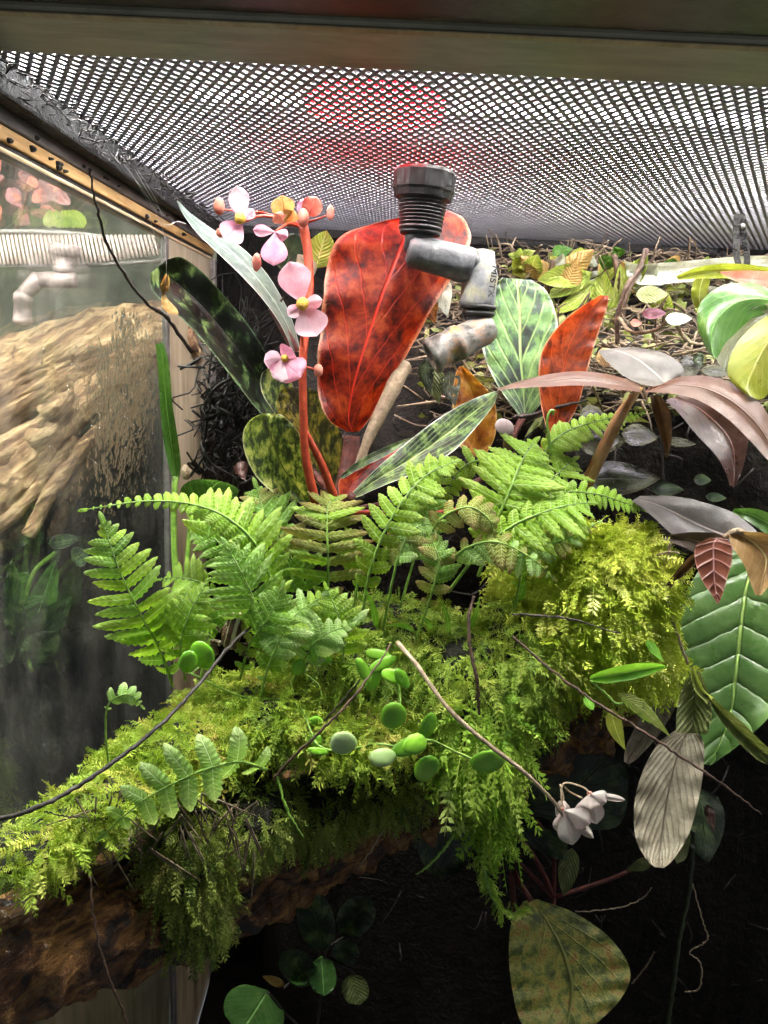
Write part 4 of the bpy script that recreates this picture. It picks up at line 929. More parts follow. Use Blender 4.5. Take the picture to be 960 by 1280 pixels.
# brown roots hanging below the log
mb = MB()
for i in range(170):
    x = random.uniform(330, 560); y = 950+(560-x)*.26+random.uniform(-10, 40); Y = random.uniform(.34, .37)
    p = P(x, y, Y); q = P(x+random.gauss(-12, 22), y+random.uniform(15, 60), Y+random.gauss(0, .008))
    mb.add(*tube([p, p.lerp(q, .5)+Vector((random.gauss(0, .002), random.gauss(0, .002), 0)), q], [.0005, .0004, .00015], 4, 6))
for i in range(60):
    x = random.uniform(90, 330); y = random.uniform(985, 1075); p = P(x, y, .262+x*.0001); q = P(x+random.gauss(0, 30), y+random.uniform(15, 70), .262+x*.0001)
    mb.add(*tube([p, p.lerp(q, .5), q], [.0004, .0004, .0002], 4, 6))
tag(mb.build('hanging_rootlets', M['litter'], log), kind='stuff')

# ------------------------------------------------------------------ fleshy round leaves creeping over the moss
cr = thing('creeping_plant', 'creeping plant with round fleshy green leaves strung over the moss', 'creeper', P(500, 900, .335))
RD = [(492, 896, .325, 17, 20, 0, 'round', (.1, .1)), (536, 908, .328, 13, 20, .2, 'round', (.2, .5)), (519, 930, .320, 17, 13, -.35, 'round', (-.5, .2)), (508, 934, .325, 20, 11, -.4, 'round', (-.5, 0)),
      (533, 962, .320, 15, 22, .45, 'round', (.1, -.1)), (478, 947, .320, 18, 12, -.15, 'roundpale', (-.45, 0)), (429, 930, .318, 18, 17, .1, 'roundpale', (.05, .1)), (610, 954, .318, 23, 18, -.2, 'round', (.15, 0)),
      (401, 820, .345, 12, 17, -.7, 'round', (.1, .2)), (408, 805, .350, 14, 11, 0, 'round', (-.2, .2)), (455, 838, .340, 8, 20, -.6, 'round', (-.2, .6)), (478, 830, .345, 19, 8, -.5, 'round', (-.5, 0)), (492, 845, .338, 17, 9, .3, 'round', (-.6, 0)), (503, 848, .336, 8, 16, -.7, 'round', (-.2, .5)),
      (472, 818, .350, 17, 7, .1, 'round', (-.5, 0)), (397, 939, .322, 14, 5, .1, 'round', (-.6, 0)), (395, 902, .335, 9, 7, 0, 'round', (0, 0)), (235, 828, .335, 12, 16, .2, 'round', (.1, .2)), (252, 820, .338, 17, 20, -.3, 'round', (.1, -.3)), (374, 835, .346, 10, 12, .2, 'round', (.1, .3)), (468, 850, .344, 9, 17, .5, 'round', (0, .4)), (394, 925, .33, 10, 8, .2, 'round', (-.3, 0))]
for (x, y, Y, rx, ry, an, mt, tl) in RD: solidleaf('leaf', L[mt], (x, y), Y-.012, rx*1.05, ry*1.05, an, cr, tilt=tl)
for a in ([(429, 940, .322), (470, 930, .33), (510, 935, .325), (536, 925, .33), (570, 940, .325), (605, 955, .321)], [(492, 912, .328), (500, 870, .342), (485, 838, .345), (440, 830, .352), (401, 825, .348)], [(235, 840, .338), (300, 870, .345), (370, 880, .340), (396, 930, .325), (430, 940, .322)], [(374, 838, .348), (400, 860, .346), (396, 900, .338)], [(478, 945, .323), (500, 938, .327)], [(252, 832, .34), (240, 842, .339)]):
    stem('runner', M['greenstem'], [(q[0], q[1], q[2]-.011) for q in a], 1.5, cr, 6)
gr = thing('seedling', 'tuft of narrow grass like leaves among the fern stalks', 'seedling', P(560, 800, .37))
for a, b, wd in (((470, 790), (455, 735), 9), ((575, 800), (600, 745), 8), ((640, 775), (660, 800), 9), ((540, 790), (522, 770), 8), ((520, 790), (480, 783), 7), ((560, 800), (548, 745), 7), ((640, 760), (655, 715), 12)):
    sleaf('blade', L['grass'], a, b, wd, .366, .352, gr, 'lance', bow=5)
# ------------------------------------------------------------------ twigs
def twig(label, pts, r, mat='twig', buds=0, name='twig'):
    r = [a*.74 for a in r]
    o = stem(name, M[mat], pts, r, None, 7, n=len(pts)*9, nz=.45, jit=.00018)
    return tag(o, label, 'twig')
twig('long dark twig running from the glass up into the fern', [(-30, 1030, .25), (40, 1012, .252), (110, 975, .265), (190, 915, .283), (240, 865, .302), (290, 805, .325), (325, 775, .34)], [4.5, 4.5, 4.2, 3.8, 3.4, 3, 2.5], 'darktwig')
twig('short side twig on the moss beside the glass', [(55, 1014, .254), (80, 1020, .254), (108, 1021, .256)], [1.6, 1.4, 1], 'darktwig')
t1 = twig('thin brown twig bent over the round leaves', [(340, 975, .31), (368, 945, .305), (420, 895, .305), (462, 845, .315), (489, 805, .33)], [2.6, 2.6, 2.3, 2, 1.5])
fl2 = thing('flower_spray', 'arching brown stalk ending in drooping white begonia flowers above the shade', 'flower', P(500, 808, .335))
stem('stalk', M['palestem'], [(497, 803, .335), (520, 830, .322), (560, 885, .31), (610, 930, .305), (655, 965, .303), (692, 1002, .303), (712, 1030, .303), (732, 1036, .304)], [3.2, 3, 3, 3, 2.8, 2.6, 2.4, 1.8], fl2, 7, n=50, nz=.25)
flw = flower(fl2, (705, 1012), .304, [(716, 1056, 30, -.004), (700, 1042, 22, -.002), (738, 1030, 28, -.005), (742, 1048, 14, .002), (712, 1008, 20, .003), (694, 1010, 20, .003)], ['petalwhite'], cup=.002)
flw = flower(fl2, (737, 992), .306, [(758, 1003, 24, -.004), (746, 1030, 26, -.006), (782, 1000, 9, -.002), (718, 1022, 12, -.004), (738, 1012, 26, -.006)], ['petalwhite'], cup=.002)
for a in ([(737, 992, .306), (728, 984, .308), (704, 980, .31), (702, 1008, .306)], [(728, 998, .308), (712, 990, .31), (704, 982, .31)], [(700, 980, .31), (704, 995, .308), (704, 1012, .305)]):
    stem('flower_stalk', M['palestem'], a, 1.5, fl2, 5)
twig('thin dark twig dipping over the bright moss and pointing at the dead leaf', [(640, 795, .325), (690, 838, .318), (745, 878, .310), (800, 912, .305), (850, 945, .302), (905, 982, .302), (952, 1018, .304)], [2, 2.2, 2.6, 2.8, 2.6, 2.2, 1.2])
twig('reddish upright twig in the moss hollow', [(592, 745, .34), (586, 775, .335), (588, 812, .330), (596, 850, .326), (599, 892, .328)], [2.2, 3, 3, 3.2, 2.4])
twig('thin dark twig under the right moss cushion edge', [(640, 768, .332), (680, 770, .33), (720, 776, .328), (775, 792, .33)], [1.6, 2, 2, 1.2], 'darktwig')
twig('dark twig resting on the moss behind the pale round leaf', [(385, 925, .326), (420, 885, .325), (450, 850, .33)], [2, 2, 1.5], 'darktwig')
twig('slim reddish twig hanging down across the bark', [(112, 1095, .258), (118, 1150, .254), (130, 1205, .252), (148, 1250, .254), (165, 1295, .257)], [2, 2.6, 2.8, 2.4, 2])
tb = twig('bare budded twig leaning against the misted glass', [(112, 215, .262), (120, 255, .285), (134, 305, .31), (160, 350, .335), (186, 382, .355), (206, 395, .375), (240, 440, .395)], [1.5, 2, 2.3, 2.6, 3, 3.4, 3], 'darktwig')
twig('mossy pale stick hanging below the log', [(345, 965, .315), (358, 1010, .308), (380, 1048, .306)], [2.8, 2.6, 1.6], 'greenstem')
twig('pale green rootlet curling out below the lime moss', [(575, 1030, .345), (560, 1055, .34), (540, 1078, .338), (520, 1093, .337)], [4.5, 3.5, 3, 1.6], 'greenstem')
twig('straw coloured rootlet slanting down under the log', [(492, 1015, .345), (475, 1045, .343), (447, 1087, .342)], [2.2, 2, 1.2], 'palestem')
twig('thin reddish root slanting under the moss beard', [(420, 1085, .35), (360, 1115, .35), (300, 1155, .352)], [1.8, 1.8, 1.2])
twig('knobbly stem rising beside the quilted leaf edge', [(838, 680, .37), (832, 730, .362), (842, 780, .356), (860, 830, .352)], [3, 3.5, 3, 2.6], 'palestem')
twig('short straw stick poking from the bright moss', [(815, 695, .362), (838, 690, .358), (850, 692, .356)], [1.6, 1.4, .8], 'palestem')
twig('long green vine stem dropping into the dark corner', [(868, 1040, .40), (862, 1110, .398), (850, 1170, .396), (842, 1230, .395), (832, 1300, .395)], [3.5, 4, 4.5, 4.5, 4.5], 'vine')
twig('pale aerial root twisting down beside the vine stem', [(866, 1105, .41), (878, 1150, .41), (884, 1175, .408), (862, 1190, .41), (876, 1205, .41), (874, 1235, .41), (856, 1240, .412)], [1, 1.3, 1.5, 1.2, 1.5, 1.6, 1], 'palestem')
twig('fine looping rootlet beside the mottled leaf', [(720, 1140, .42), (770, 1135, .42), (800, 1125, .42), (815, 1110, .42)], [1, 1.2, 1.2, .7], 'palestem')
twig('forked dark root in the black gap', [(790, 1230, .43), (810, 1205, .43), (818, 1190, .43)], [1.4, 1.6, 1], 'litter')
# ------------------------------------------------------------------ spider web
wb = thing('spider_web', 'torn white spider threads slung under the black frame', 'spider web', P(160, 215, .33))
for a in ([(155, 205, .315), (190, 255, .335), (205, 295, .35), (208, 340, .37), (205, 358, .379)], [(172, 212, .32), (195, 250, .335), (207, 280, .345), (222, 277, .35), (232, 280, .355)], [(160, 210, .318), (200, 275, .34), (207, 282, .346)], [(186, 268, .337), (195, 300, .35), (206, 330, .365)], [(165, 205, .32), (185, 240, .33), (205, 270, .34)]):
    stem('thread', M['web'], a, .32, wb, 4)
# ------------------------------------------------------------------ right hand plants
br = thing('bronze_plant', 'bronze and silver leaved plant arching over the leaf litter', 'foliage plant', P(732, 610, .40))
stem('stalk', L['tan'], [(732, 608, .40), (755, 560, .398), (778, 515, .395), (802, 484, .394)], [8, 8, 7, 2.5], br, 9)
leaf_loft('leaf', L['bronze'], [(800, 480, 800, 490), (770, 470, 772, 487), (730, 464, 732, 482), (690, 467, 692, 483), (650, 476, 652, 485), (622, 486, 622, 488)], .39, .365, br, fold=.002, tw=(.010, -.004), nu=26, nv=8, ripple=.0006)['label'] = 'long narrow bronze leaf'
leaf_loft('leaf', L['bronzegrey'], [(830, 486, 838, 480), (790, 476, 855, 462), (762, 455, 832, 442), (750, 442, 790, 434), (748, 438, 760, 436)], .395, .42, br, fold=.004, tw=(-.004, .01), nu=18, nv=10)['label'] = 'silvery grey leaf'
leaf_loft('leaf', L['bronze'], [(806, 490, 815, 486), (838, 492, 850, 471), (872, 500, 890, 471), (905, 520, 925, 484), (935, 548, 955, 510), (962, 578, 975, 550)], .388, .355, br, fold=-.005, tw=(-.010, .006), nu=24, nv=10, ripple=.001)['label'] = 'broad silver bronze leaf'
leaf_loft('leaf', L['maroon'], [(832, 500, 850, 494), (850, 518, 895, 502), (872, 545, 930, 525), (894, 568, 936, 545), (907, 590, 930, 580), (912, 607, 920, 608)], .395, .372, br, fold=.004, tw=(-.004, .004), nu=20, nv=10, ripple=.001)['label'] = 'drooping maroon leaf'
leaf_loft('leaf', L['brown'], [(812, 494, 826, 494), (816, 515, 838, 515), (824, 540, 840, 540), (830, 560, 838, 560), (832, 572, 834, 572)], .392, .388, br, fold=.006, nu=14, nv=8, ripple=.003)['label'] = 'curled dry brown leaf'
leaf_loft('leaf', L['redbrown'], [(806, 488, 808, 490), (822, 482, 830, 490), (850, 474, 858, 482), (868, 471, 872, 475)], .386, .384, br, nu=10, nv=4)
bs = thing('bronze_plant', 'low bronze plant with a red brown leaf hanging before the quilted green leaf', 'foliage plant', P(905, 690, .36))
leaf_loft('leaf', L['bronzegrey'], [(948, 685, 952, 672), (915, 688, 940, 658), (880, 690, 915, 640), (845, 672, 880, 628), (815, 645, 840, 620), (790, 626, 800, 620)], .36, .385, bs, fold=.005, tw=(-.010, .012), nu=20, nv=10)['label'] = 'dark bronze grey leaf'
leaf_loft('leaf', L['bronze'], [(905, 690, 912, 684), (880, 694, 900, 668), (855, 684, 870, 665), (828, 674, 836, 668)], .357, .365, bs, fold=.002, nu=12, nv=8)
leaf_loft('leaf', L['redbrown'], [(888, 672, 905, 672), (870, 682, 914, 680), (869, 702, 915, 700), (878, 726, 908, 726), (890, 744, 902, 746), (896, 755, 898, 755)], .352, .340, bs, fold=.003, nu=18, nv=10)['label'] = 'red brown leaf with pink midrib and tip'
leaf_loft('leaf', L['tan'], [(910, 666, 922, 664), (916, 684, 962, 668), (930, 706, 985, 690), (938, 728, 968, 722), (944, 744, 952, 744)], .350, .338, bs, fold=.004, nu=18, nv=10)['label'] = 'tan leaf with pale tip'
leaf_loft('leaf', L['gloss'], [(915, 640, 918, 636), (935, 652, 945, 636), (958, 668, 975, 650), (985, 690, 990, 680)], .375, .36, bs, fold=.002, nu=12, nv=8)
leaf_loft('leaf', L['brown'], [(832, 733, 838, 735), (845, 714, 852, 722), (862, 696, 870, 704), (874, 688, 878, 690)], .356, .356, bs, fold=.003, nu=10, nv=6)['label'] = 'rolled dry brown leaf'
stem('stalk', M['palestem'], [(905, 672, .353), (925, 664, .352), (950, 690, .37), (985, 760, .40), (1000, 900, .42)], 4, bs, 7)
an = thing('anthurium', 'large quilted deep green leaf with pale midrib beside the dead leaf', 'anthurium', P(955, 980, .40))
leaf_loft('leaf', L['anth'], [(880, 955, 888, 957), (872, 935, 925, 930), (862, 890, 965, 892), (850, 840, 990, 842), (848, 795, 1003, 790), (856, 745, 1008, 735), (885, 700, 1005, 690), (930, 680, 990, 670)], .350, .415, an, fold=.004, tw=(.003, -.006), nu=40, nv=20, mid=.46, belly=-.006)
stem('leaf_stalk', M['greenstem'], [(960, 690, .395), (985, 800, .41), (965, 985, .40)], 5, an, 8)
lf = thing('glossy_plant', 'glossy green and yellow leaved plant under the cable tie', 'foliage plant', P(985, 480, .40))
leaf_loft('leaf', L['gloss'], [(985, 378, 985, 388), (950, 356, 962, 392), (905, 356, 940, 398), (876, 378, 920, 416), (872, 408, 906, 430), (884, 438, 898, 445), (892, 447, 894, 448)], .40, .375, lf, fold=-.005, tw=(.004, -.002), nu=24, nv=12)['label'] = 'broad glossy green drooping leaf'
leaf_loft('leaf', L['white'], [(985, 375, 985, 400), (940, 385, 962, 410), (905, 412, 935, 440), (892, 436, 920, 460), (898, 455, 912, 468)], .392, .382, lf, fold=.003, nu=18, nv=10, ripple=.002)['label'] = 'bleached papery leaf'
leaf_loft('leaf', L['yellowgreen'], [(985, 380, 990, 420), (940, 408, 985, 440), (915, 440, 975, 470), (910, 470, 958, 495), (930, 492, 948, 500)], .385, .368, lf, fold=-.004, tw=(.002, .002), nu=18, nv=12)['label'] = 'yellow green drooping leaf'
leaf_loft('leaf', L['yellowgreen'], [(990, 340, 990, 365), (930, 330, 935, 350), (880, 332, 885, 348), (845, 345, 848, 350)], .43, .43, lf, fold=.004, nu=12, nv=6, ripple=.002)
leaf_loft('leaf', L['white'], [(990, 320, 990, 348), (930, 320, 930, 345), (860, 326, 860, 352), (800, 330, 803, 356), (780, 325, 784, 345)], .53, .55, lf, fold=.004, nu=20, nv=8, ripple=.004)['label'] = 'long bleached leaf below the mesh'
leaf_loft('leaf', L['petalsalmon'], [(990, 340, 990, 362), (930, 338, 935, 356), (900, 340, 905, 345)], .425, .42, lf, fold=.002, nu=10, nv=6)
leaf_loft('leaf', L['yellowgreen'], [(872, 392, 882, 396), (864, 372, 884, 370), (868, 350, 890, 345), (885, 336, 900, 335)], .44, .445, lf, fold=.004, nu=12, nv=8, ripple=.003)
stem('stalk', M['greenstem'], [(985, 385, .40), (998, 430, .40), (985, 500, .41)], 4, lf, 7)
# wilted yellow-green fern like plant high at the back
yp = thing('wilted_plant', 'wilting yellow green pleated leaves high against the mesh', 'foliage plant', P(700, 400, 0.5650))
for a, b, wd, mt in (((700, 362), (742, 312), 34, 'straw'), ((690, 340), (650, 320), 26, 'straw'), ((735, 345), (672, 350), 30, 'lime'), ((740, 340), (680, 372), 22, 'lime'), ((745, 350), (690, 392), 20, 'lime'), ((760, 400), (752, 335), 30, 'lime'), ((770, 390), (775, 330), 22, 'lime'), ((668, 345), (672, 318), 26, 'lime'), ((735, 395), (760, 410), 24, 'yellowgreen'), ((700, 380), (675, 398), 22, 'yellowgreen'), ((700, 360), (720, 322), 30, 'straw'), ((690, 395), (665, 372), 24, 'lime'), ((775, 360), (810, 320), 26, 'lime'), ((800, 372), (822, 330), 30, 'white'), ((815, 400), (835, 365), 30, 'lime'), ((830, 420), (812, 388), 26, 'yellowgreen')):
    sleaf('leaf', L[mt], a, b, wd, random.uniform(0.5500, 0.5650), random.uniform(0.5400, 0.5550), yp, 'ovate', nu=18, nv=8, bow=random.uniform(-6, 6), ripple=.002, seed=a[0], tw=(random.uniform(-.01, .01), random.uniform(-.01, .01)))
for a in ([(690, 392, 0.5600), (684, 360, 0.5530), (692, 325, 0.5470)], [(775, 420, 0.5450), (782, 372, 0.5400), (800, 335, 0.5450), (808, 312, 0.5500)], [(770, 370, 0.5550), (772, 345, 0.5500), (768, 318, 0.5500)], [(700, 400, 0.5650), (730, 395, 0.5610), (760, 405, 0.5550)]):
    stem('stalk', M['twig'], a, 3.4, yp, 7)
for i in range(54):
    x = random.uniform(640, 960); y = random.uniform(322, 352 if i < 26 else 415)+(8 if x > 820 else 0)
    a = random.uniform(-2.6, -.5); l_ = random.uniform(18, 36)
    sleaf('leaf', L[random.choice(['lime', 'lime', 'yellowgreen', 'white', 'straw', 'gloss'])], (x, y), (x+l_*math.cos(a), y+l_*math.sin(a)*.6), random.uniform(12, 26), random.uniform(.56, .60), random.uniform(.55, .59), yp, random.choice(['ovate', 'lance']), bow=random.uniform(-6, 6), ripple=.004, seed=i, tw=(random.uniform(-.014, .014), random.uniform(-.014, .014)))
# pale yellow leaves behind flowers
yl = thing('yellow_leaf', 'small pale yellow crinkled leaf behind the pink flowers', 'leaf', P(400, 330, .46))
sleaf('blade', L['lime'], (395, 335), (408, 288), 40, .46, .455, yl, 'ovate', ripple=.003)
sleaf('blade', L['white'], (392, 345), (372, 318), 24, .46, .455, yl, 'ovate', ripple=.002)
sleaf('blade', L['shade'], (355, 340), (372, 292), 44, .465, .46, yl, 'round', ripple=.002)
# ------------------------------------------------------------------ dead and wilted leaf group by the anthurium
dl = thing('dead_leaf', 'ribbed grey brown dead leaf hanging below the wilted green leaf', 'dead leaf', P(858, 915, .33))
leaf_loft('blade', L['dry'], [(852, 908, 872, 912), (824, 928, 880, 930), (803, 965, 879, 965), (793, 1005, 872, 1005), (794, 1045, 860, 1045), (806, 1072, 842, 1074), (818, 1084, 830, 1085)], .345, .300, dl, fold=.004, tw=(.004, .0), nu=30, nv=14, ripple=.0015)
leaf_loft('blade', L['wilt'], [(838, 1060, 846, 1080), (848, 1062, 858, 1072), (858, 1030, 864, 1045)], .326, .328, dl, nu=8, nv=4)
sleaf('tip', L['wilt'], (815, 1076), (782, 1088), 18, .322, .325, dl, 'lance', ripple=.002)
wl = thing('wilted_leaf', 'crumpled olive green wilted leaf folded beside the quilted leaf', 'wilted leaf', P(870, 850, .345))
leaf_loft('blade', L['wilt'], [(866, 838, 876, 840), (852, 862, 886, 868), (846, 888, 890, 892), (845, 915, 884, 918)], .345, .335, wl, fold=.006, nu=14, nv=10, ripple=.003)
leaf_loft('blade', L['wilt'], [(878, 862, 884, 872), (905, 884, 900, 900), (930, 905, 925, 930), (955, 930, 950, 952), (975, 945, 972, 958)], .342, .335, wl, fold=.005, nu=14, nv=8, ripple=.002)
leaf_loft('blade', L['lime'], [(862, 836, 868, 834), (868, 862, 880, 862), (884, 880, 892, 872)], .342, .338, wl, fold=.004, nu=8, nv=4)
hl = thing('hanging_leaf', 'pale dull leaf hanging under the bright moss edge', 'leaf', P(840, 840, .37))
leaf_loft('blade', L['dry'], [(838, 836, 850, 838), (818, 868, 848, 875), (796, 905, 826, 915), (782, 935, 800, 945), (780, 952, 786, 956)], .375, .36, hl, fold=.003, nu=16, nv=8)
og = thing('orchid_seedling', 'small plant with glossy strap leaves at the lower edge of bright moss', 'seedling', P(770, 872, .33))
leaf_loft('leaf', L['grass'], [(738, 845, 738, 852), (760, 836, 762, 854), (795, 829, 797, 848), (820, 829, 822, 839), (832, 832, 832, 834)], .335, .318, og, fold=.003, nu=16, nv=6)
sleaf('leaf', L['yellowgreen'], (764, 885), (782, 938), 22, .33, .322, og, 'lance', bow=3)
sleaf('leaf', L['lime'], (772, 866), (838, 921), 20, .33, .318, og, 'lance', bow=-4)
sleaf('leaf', L['grass'], (788, 872), (812, 905), 14, .332, .325, og, 'lance')
sleaf('leaf', L['grass'], (732, 870), (742, 888), 12, .33, .325, og, 'ovate')
sleaf('leaf', L['grass'], (808, 800), (830, 828), 12, .345, .338, og, 'lance')
stem('stalk', M['greenstem'], [(738, 850, .336), (760, 870, .334), (772, 880, .332), (790, 872, .333)], 2, og, 5)
# ------------------------------------------------------------------ dim leaves in the shade below
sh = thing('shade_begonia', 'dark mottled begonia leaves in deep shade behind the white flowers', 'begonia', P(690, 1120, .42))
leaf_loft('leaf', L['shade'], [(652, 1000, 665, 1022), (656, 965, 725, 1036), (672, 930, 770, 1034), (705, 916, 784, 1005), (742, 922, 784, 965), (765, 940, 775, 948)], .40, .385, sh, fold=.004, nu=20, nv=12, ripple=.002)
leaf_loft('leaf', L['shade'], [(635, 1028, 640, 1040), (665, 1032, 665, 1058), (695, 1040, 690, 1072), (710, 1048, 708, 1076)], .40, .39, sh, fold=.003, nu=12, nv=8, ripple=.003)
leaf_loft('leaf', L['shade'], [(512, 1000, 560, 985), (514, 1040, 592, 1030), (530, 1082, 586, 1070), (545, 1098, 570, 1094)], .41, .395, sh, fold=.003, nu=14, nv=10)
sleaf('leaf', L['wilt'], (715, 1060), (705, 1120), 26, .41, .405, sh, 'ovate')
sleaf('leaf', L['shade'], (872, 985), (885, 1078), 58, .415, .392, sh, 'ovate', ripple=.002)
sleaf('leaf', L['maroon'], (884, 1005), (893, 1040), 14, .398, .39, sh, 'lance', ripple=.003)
stem('leaf_stalk', M['maroonstem'], [(872, 988, .415), (800, 1080, .43), (692, 1122, .422)], 3, sh, 6)
for a in ([(660, 1012, .40), (690, 1060, .415), (692, 1120, .42)], [(640, 1035, .40), (670, 1075, .41), (692, 1120, .42)], [(550, 992, .41), (620, 1050, .42), (690, 1120, .42)], [(692, 1120, .42), (690, 1300, .43)]):
    stem('leaf_stalk', M['maroonstem'], a, 3.5, sh, 6)
mo = thing('begonia', 'single olive and rust mottled begonia leaf low in the dark', 'begonia', P(668, 1300, .37))
leaf_loft('leaf', L['mottle'], [(655, 1126, 672, 1124), (640, 1150, 720, 1142), (636, 1190, 765, 1175), (640, 1235, 788, 1215), (650, 1275, 775, 1250), (672, 1305, 740, 1285)], .370, .325, mo, fold=.004, tw=(-.002, .006), nu=26, nv=16, ripple=.002)
stem('leaf_stalk', M['maroonstem'], [(664, 1126, .366), (650, 1105, .372), (640, 1095, .39), (650, 1200, .40), (668, 1310, .40)], 4, mo, 7)
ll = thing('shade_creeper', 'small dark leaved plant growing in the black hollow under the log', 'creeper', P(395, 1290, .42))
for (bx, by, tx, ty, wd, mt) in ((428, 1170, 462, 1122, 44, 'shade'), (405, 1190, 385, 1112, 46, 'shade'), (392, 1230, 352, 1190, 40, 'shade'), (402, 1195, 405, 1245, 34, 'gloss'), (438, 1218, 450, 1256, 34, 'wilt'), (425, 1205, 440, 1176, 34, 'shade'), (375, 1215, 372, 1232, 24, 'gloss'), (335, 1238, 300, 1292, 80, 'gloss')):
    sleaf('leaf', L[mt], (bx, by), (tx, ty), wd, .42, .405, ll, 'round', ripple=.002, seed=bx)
sleaf('leaf', L['straw'], (356, 1232), (328, 1220), 12, .405, .40, ll, 'ovate', ripple=.002)
for a in ([(395, 1300, .42), (402, 1240, .42), (408, 1190, .42), (440, 1165, .42)], [(402, 1230, .42), (380, 1215, .42), (355, 1235, .41)], [(405, 1200, .42), (430, 1208, .418), (445, 1218, .415)], [(335, 1240, .415), (360, 1270, .42), (395, 1300, .42)]):
    stem('stalk', M['darktwig'], a, 2, ll, 5)
# tall narrow leaf by the glass seam
tn = thing('strap_leaf_plant', 'tall rolled green leaf standing in the corner by the seam', 'foliage plant', P(225, 700, .42))
leaf_loft('leaf', L['gloss'], [(216, 602, 224, 598), (209, 575, 226, 578), (203, 540, 222, 545), (200, 505, 216, 508), (198, 470, 213, 472), (196, 445, 210, 448), (194, 430, 204, 428)], .415, .412, tn, fold=.006, tw=(-.01, .012), ripple=.002, nu=20, nv=8)
stem('stalk', M['greenstem'], [(219, 596, .415), (217, 650, .41), (220, 720, .405), (232, 770, .40)], 4, tn, 7)
stem('stalk', M['greenstem'], [(240, 640, .412), (235, 690, .41), (230, 770, .40)], 3.5, tn, 7)
leaf_loft('leaf', L['gloss'], [(240, 640, 262, 642), (225, 615, 290, 628), (240, 600, 298, 612), (270, 600, 285, 604)], .412, .40, tn, fold=.003, nu=12, nv=8)
# snail-ish white fleck
bead('pale_cocoon', M['palestem'], 232, 590, .405, 6, None, e=1.7)
tag(bpy.data.objects['pale_cocoon'], 'small whitish cocoon beside the rolled green leaf', 'cocoon')

# ------------------------------------------------------------------ litter and roots on the bank
def bankpt(x, v):
    u = (x-WX-.002)/.70; return Vector(bank(u, v))
mb = MB()
for i in range(2200):
    x = random.uniform(.02, .40); v = random.uniform(.02, .45)
    p = bankpt(x, v)+Vector((0, -.004, .003)); L_ = random.uniform(.008, .035)
    d = Vector((random.gauss(0, 1), random.gauss(0, .6), random.gauss(0, .5))).normalized()*L_
    q = p+d; m = (p+q)/2+Vector((random.gauss(0, .004), random.gauss(-.002, .003), random.gauss(.001, .003)))
    r = random.uniform(.0003, .0009)
    mb.add(*tube([p, m, q], [r, r, r*.6], 4, 6))
o = mb.build('twig_litter', M['litter']); tag(o, 'tangle of straw coloured twigs and roots on the bank under the mesh', 'twig litter', kind='stuff')
mb = MB()
for i in range(420):
    x = random.uniform(-.11, .36); v = random.uniform(.2, .95); p = bankpt(x, v)+Vector((0, -.004, .0))
    q = p+Vector((random.gauss(0, .012), random.gauss(-.003, .006), random.gauss(-.01, .012))); m = (p+q)/2+Vector((random.gauss(0, .004), random.gauss(-.003, .003), random.gauss(0, .004)))
    mb.add(*tube([p, m, q], random.uniform(.0003, .0008), 4, 6))
o = mb.build('root_tangle', M['darkroot']); tag(o, 'dark wiry roots matted over the shaded earth bank', 'roots', kind='stuff')
Vs = []; Fs = []
for i in range(520):
    x = random.uniform(.02, .40); v = random.uniform(.02, .5); p = bankpt(x, v)+Vector((0, -.006, .004)); a = Vector((random.gauss(0, 1), random.gauss(0, 1), random.gauss(0, .6))).normalized()*random.uniform(.003, .009); b = a.cross(Vector((random.gauss(0, 1), random.gauss(0, 1), 1))).normalized()*random.uniform(.0015, .004)
    n0 = len(Vs); up = Vector((0, -.001, .0015)); Vs += [p-a, p-a*.3+b+up, p+a*.4+b*.8, p+a, p+a*.4-b*.8+up, p-a*.3-b]; Fs += [(n0, n0+1, n0+5), (n0+1, n0+2, n0+4, n0+5), (n0+2, n0+3, n0+4)]
o = npmesh('leaf_bits', np.array([tuple(q) for q in Vs]), np.array([t_ if len(t_) == 3 else t_[:3] for t_ in Fs]+[(t_[0], t_[2], t_[3]) for t_ in Fs if len(t_) == 4]), L['wilt']); tag(o, 'crumbled straw and olive leaf bits scattered among the twig litter', 'leaf litter', kind='stuff')
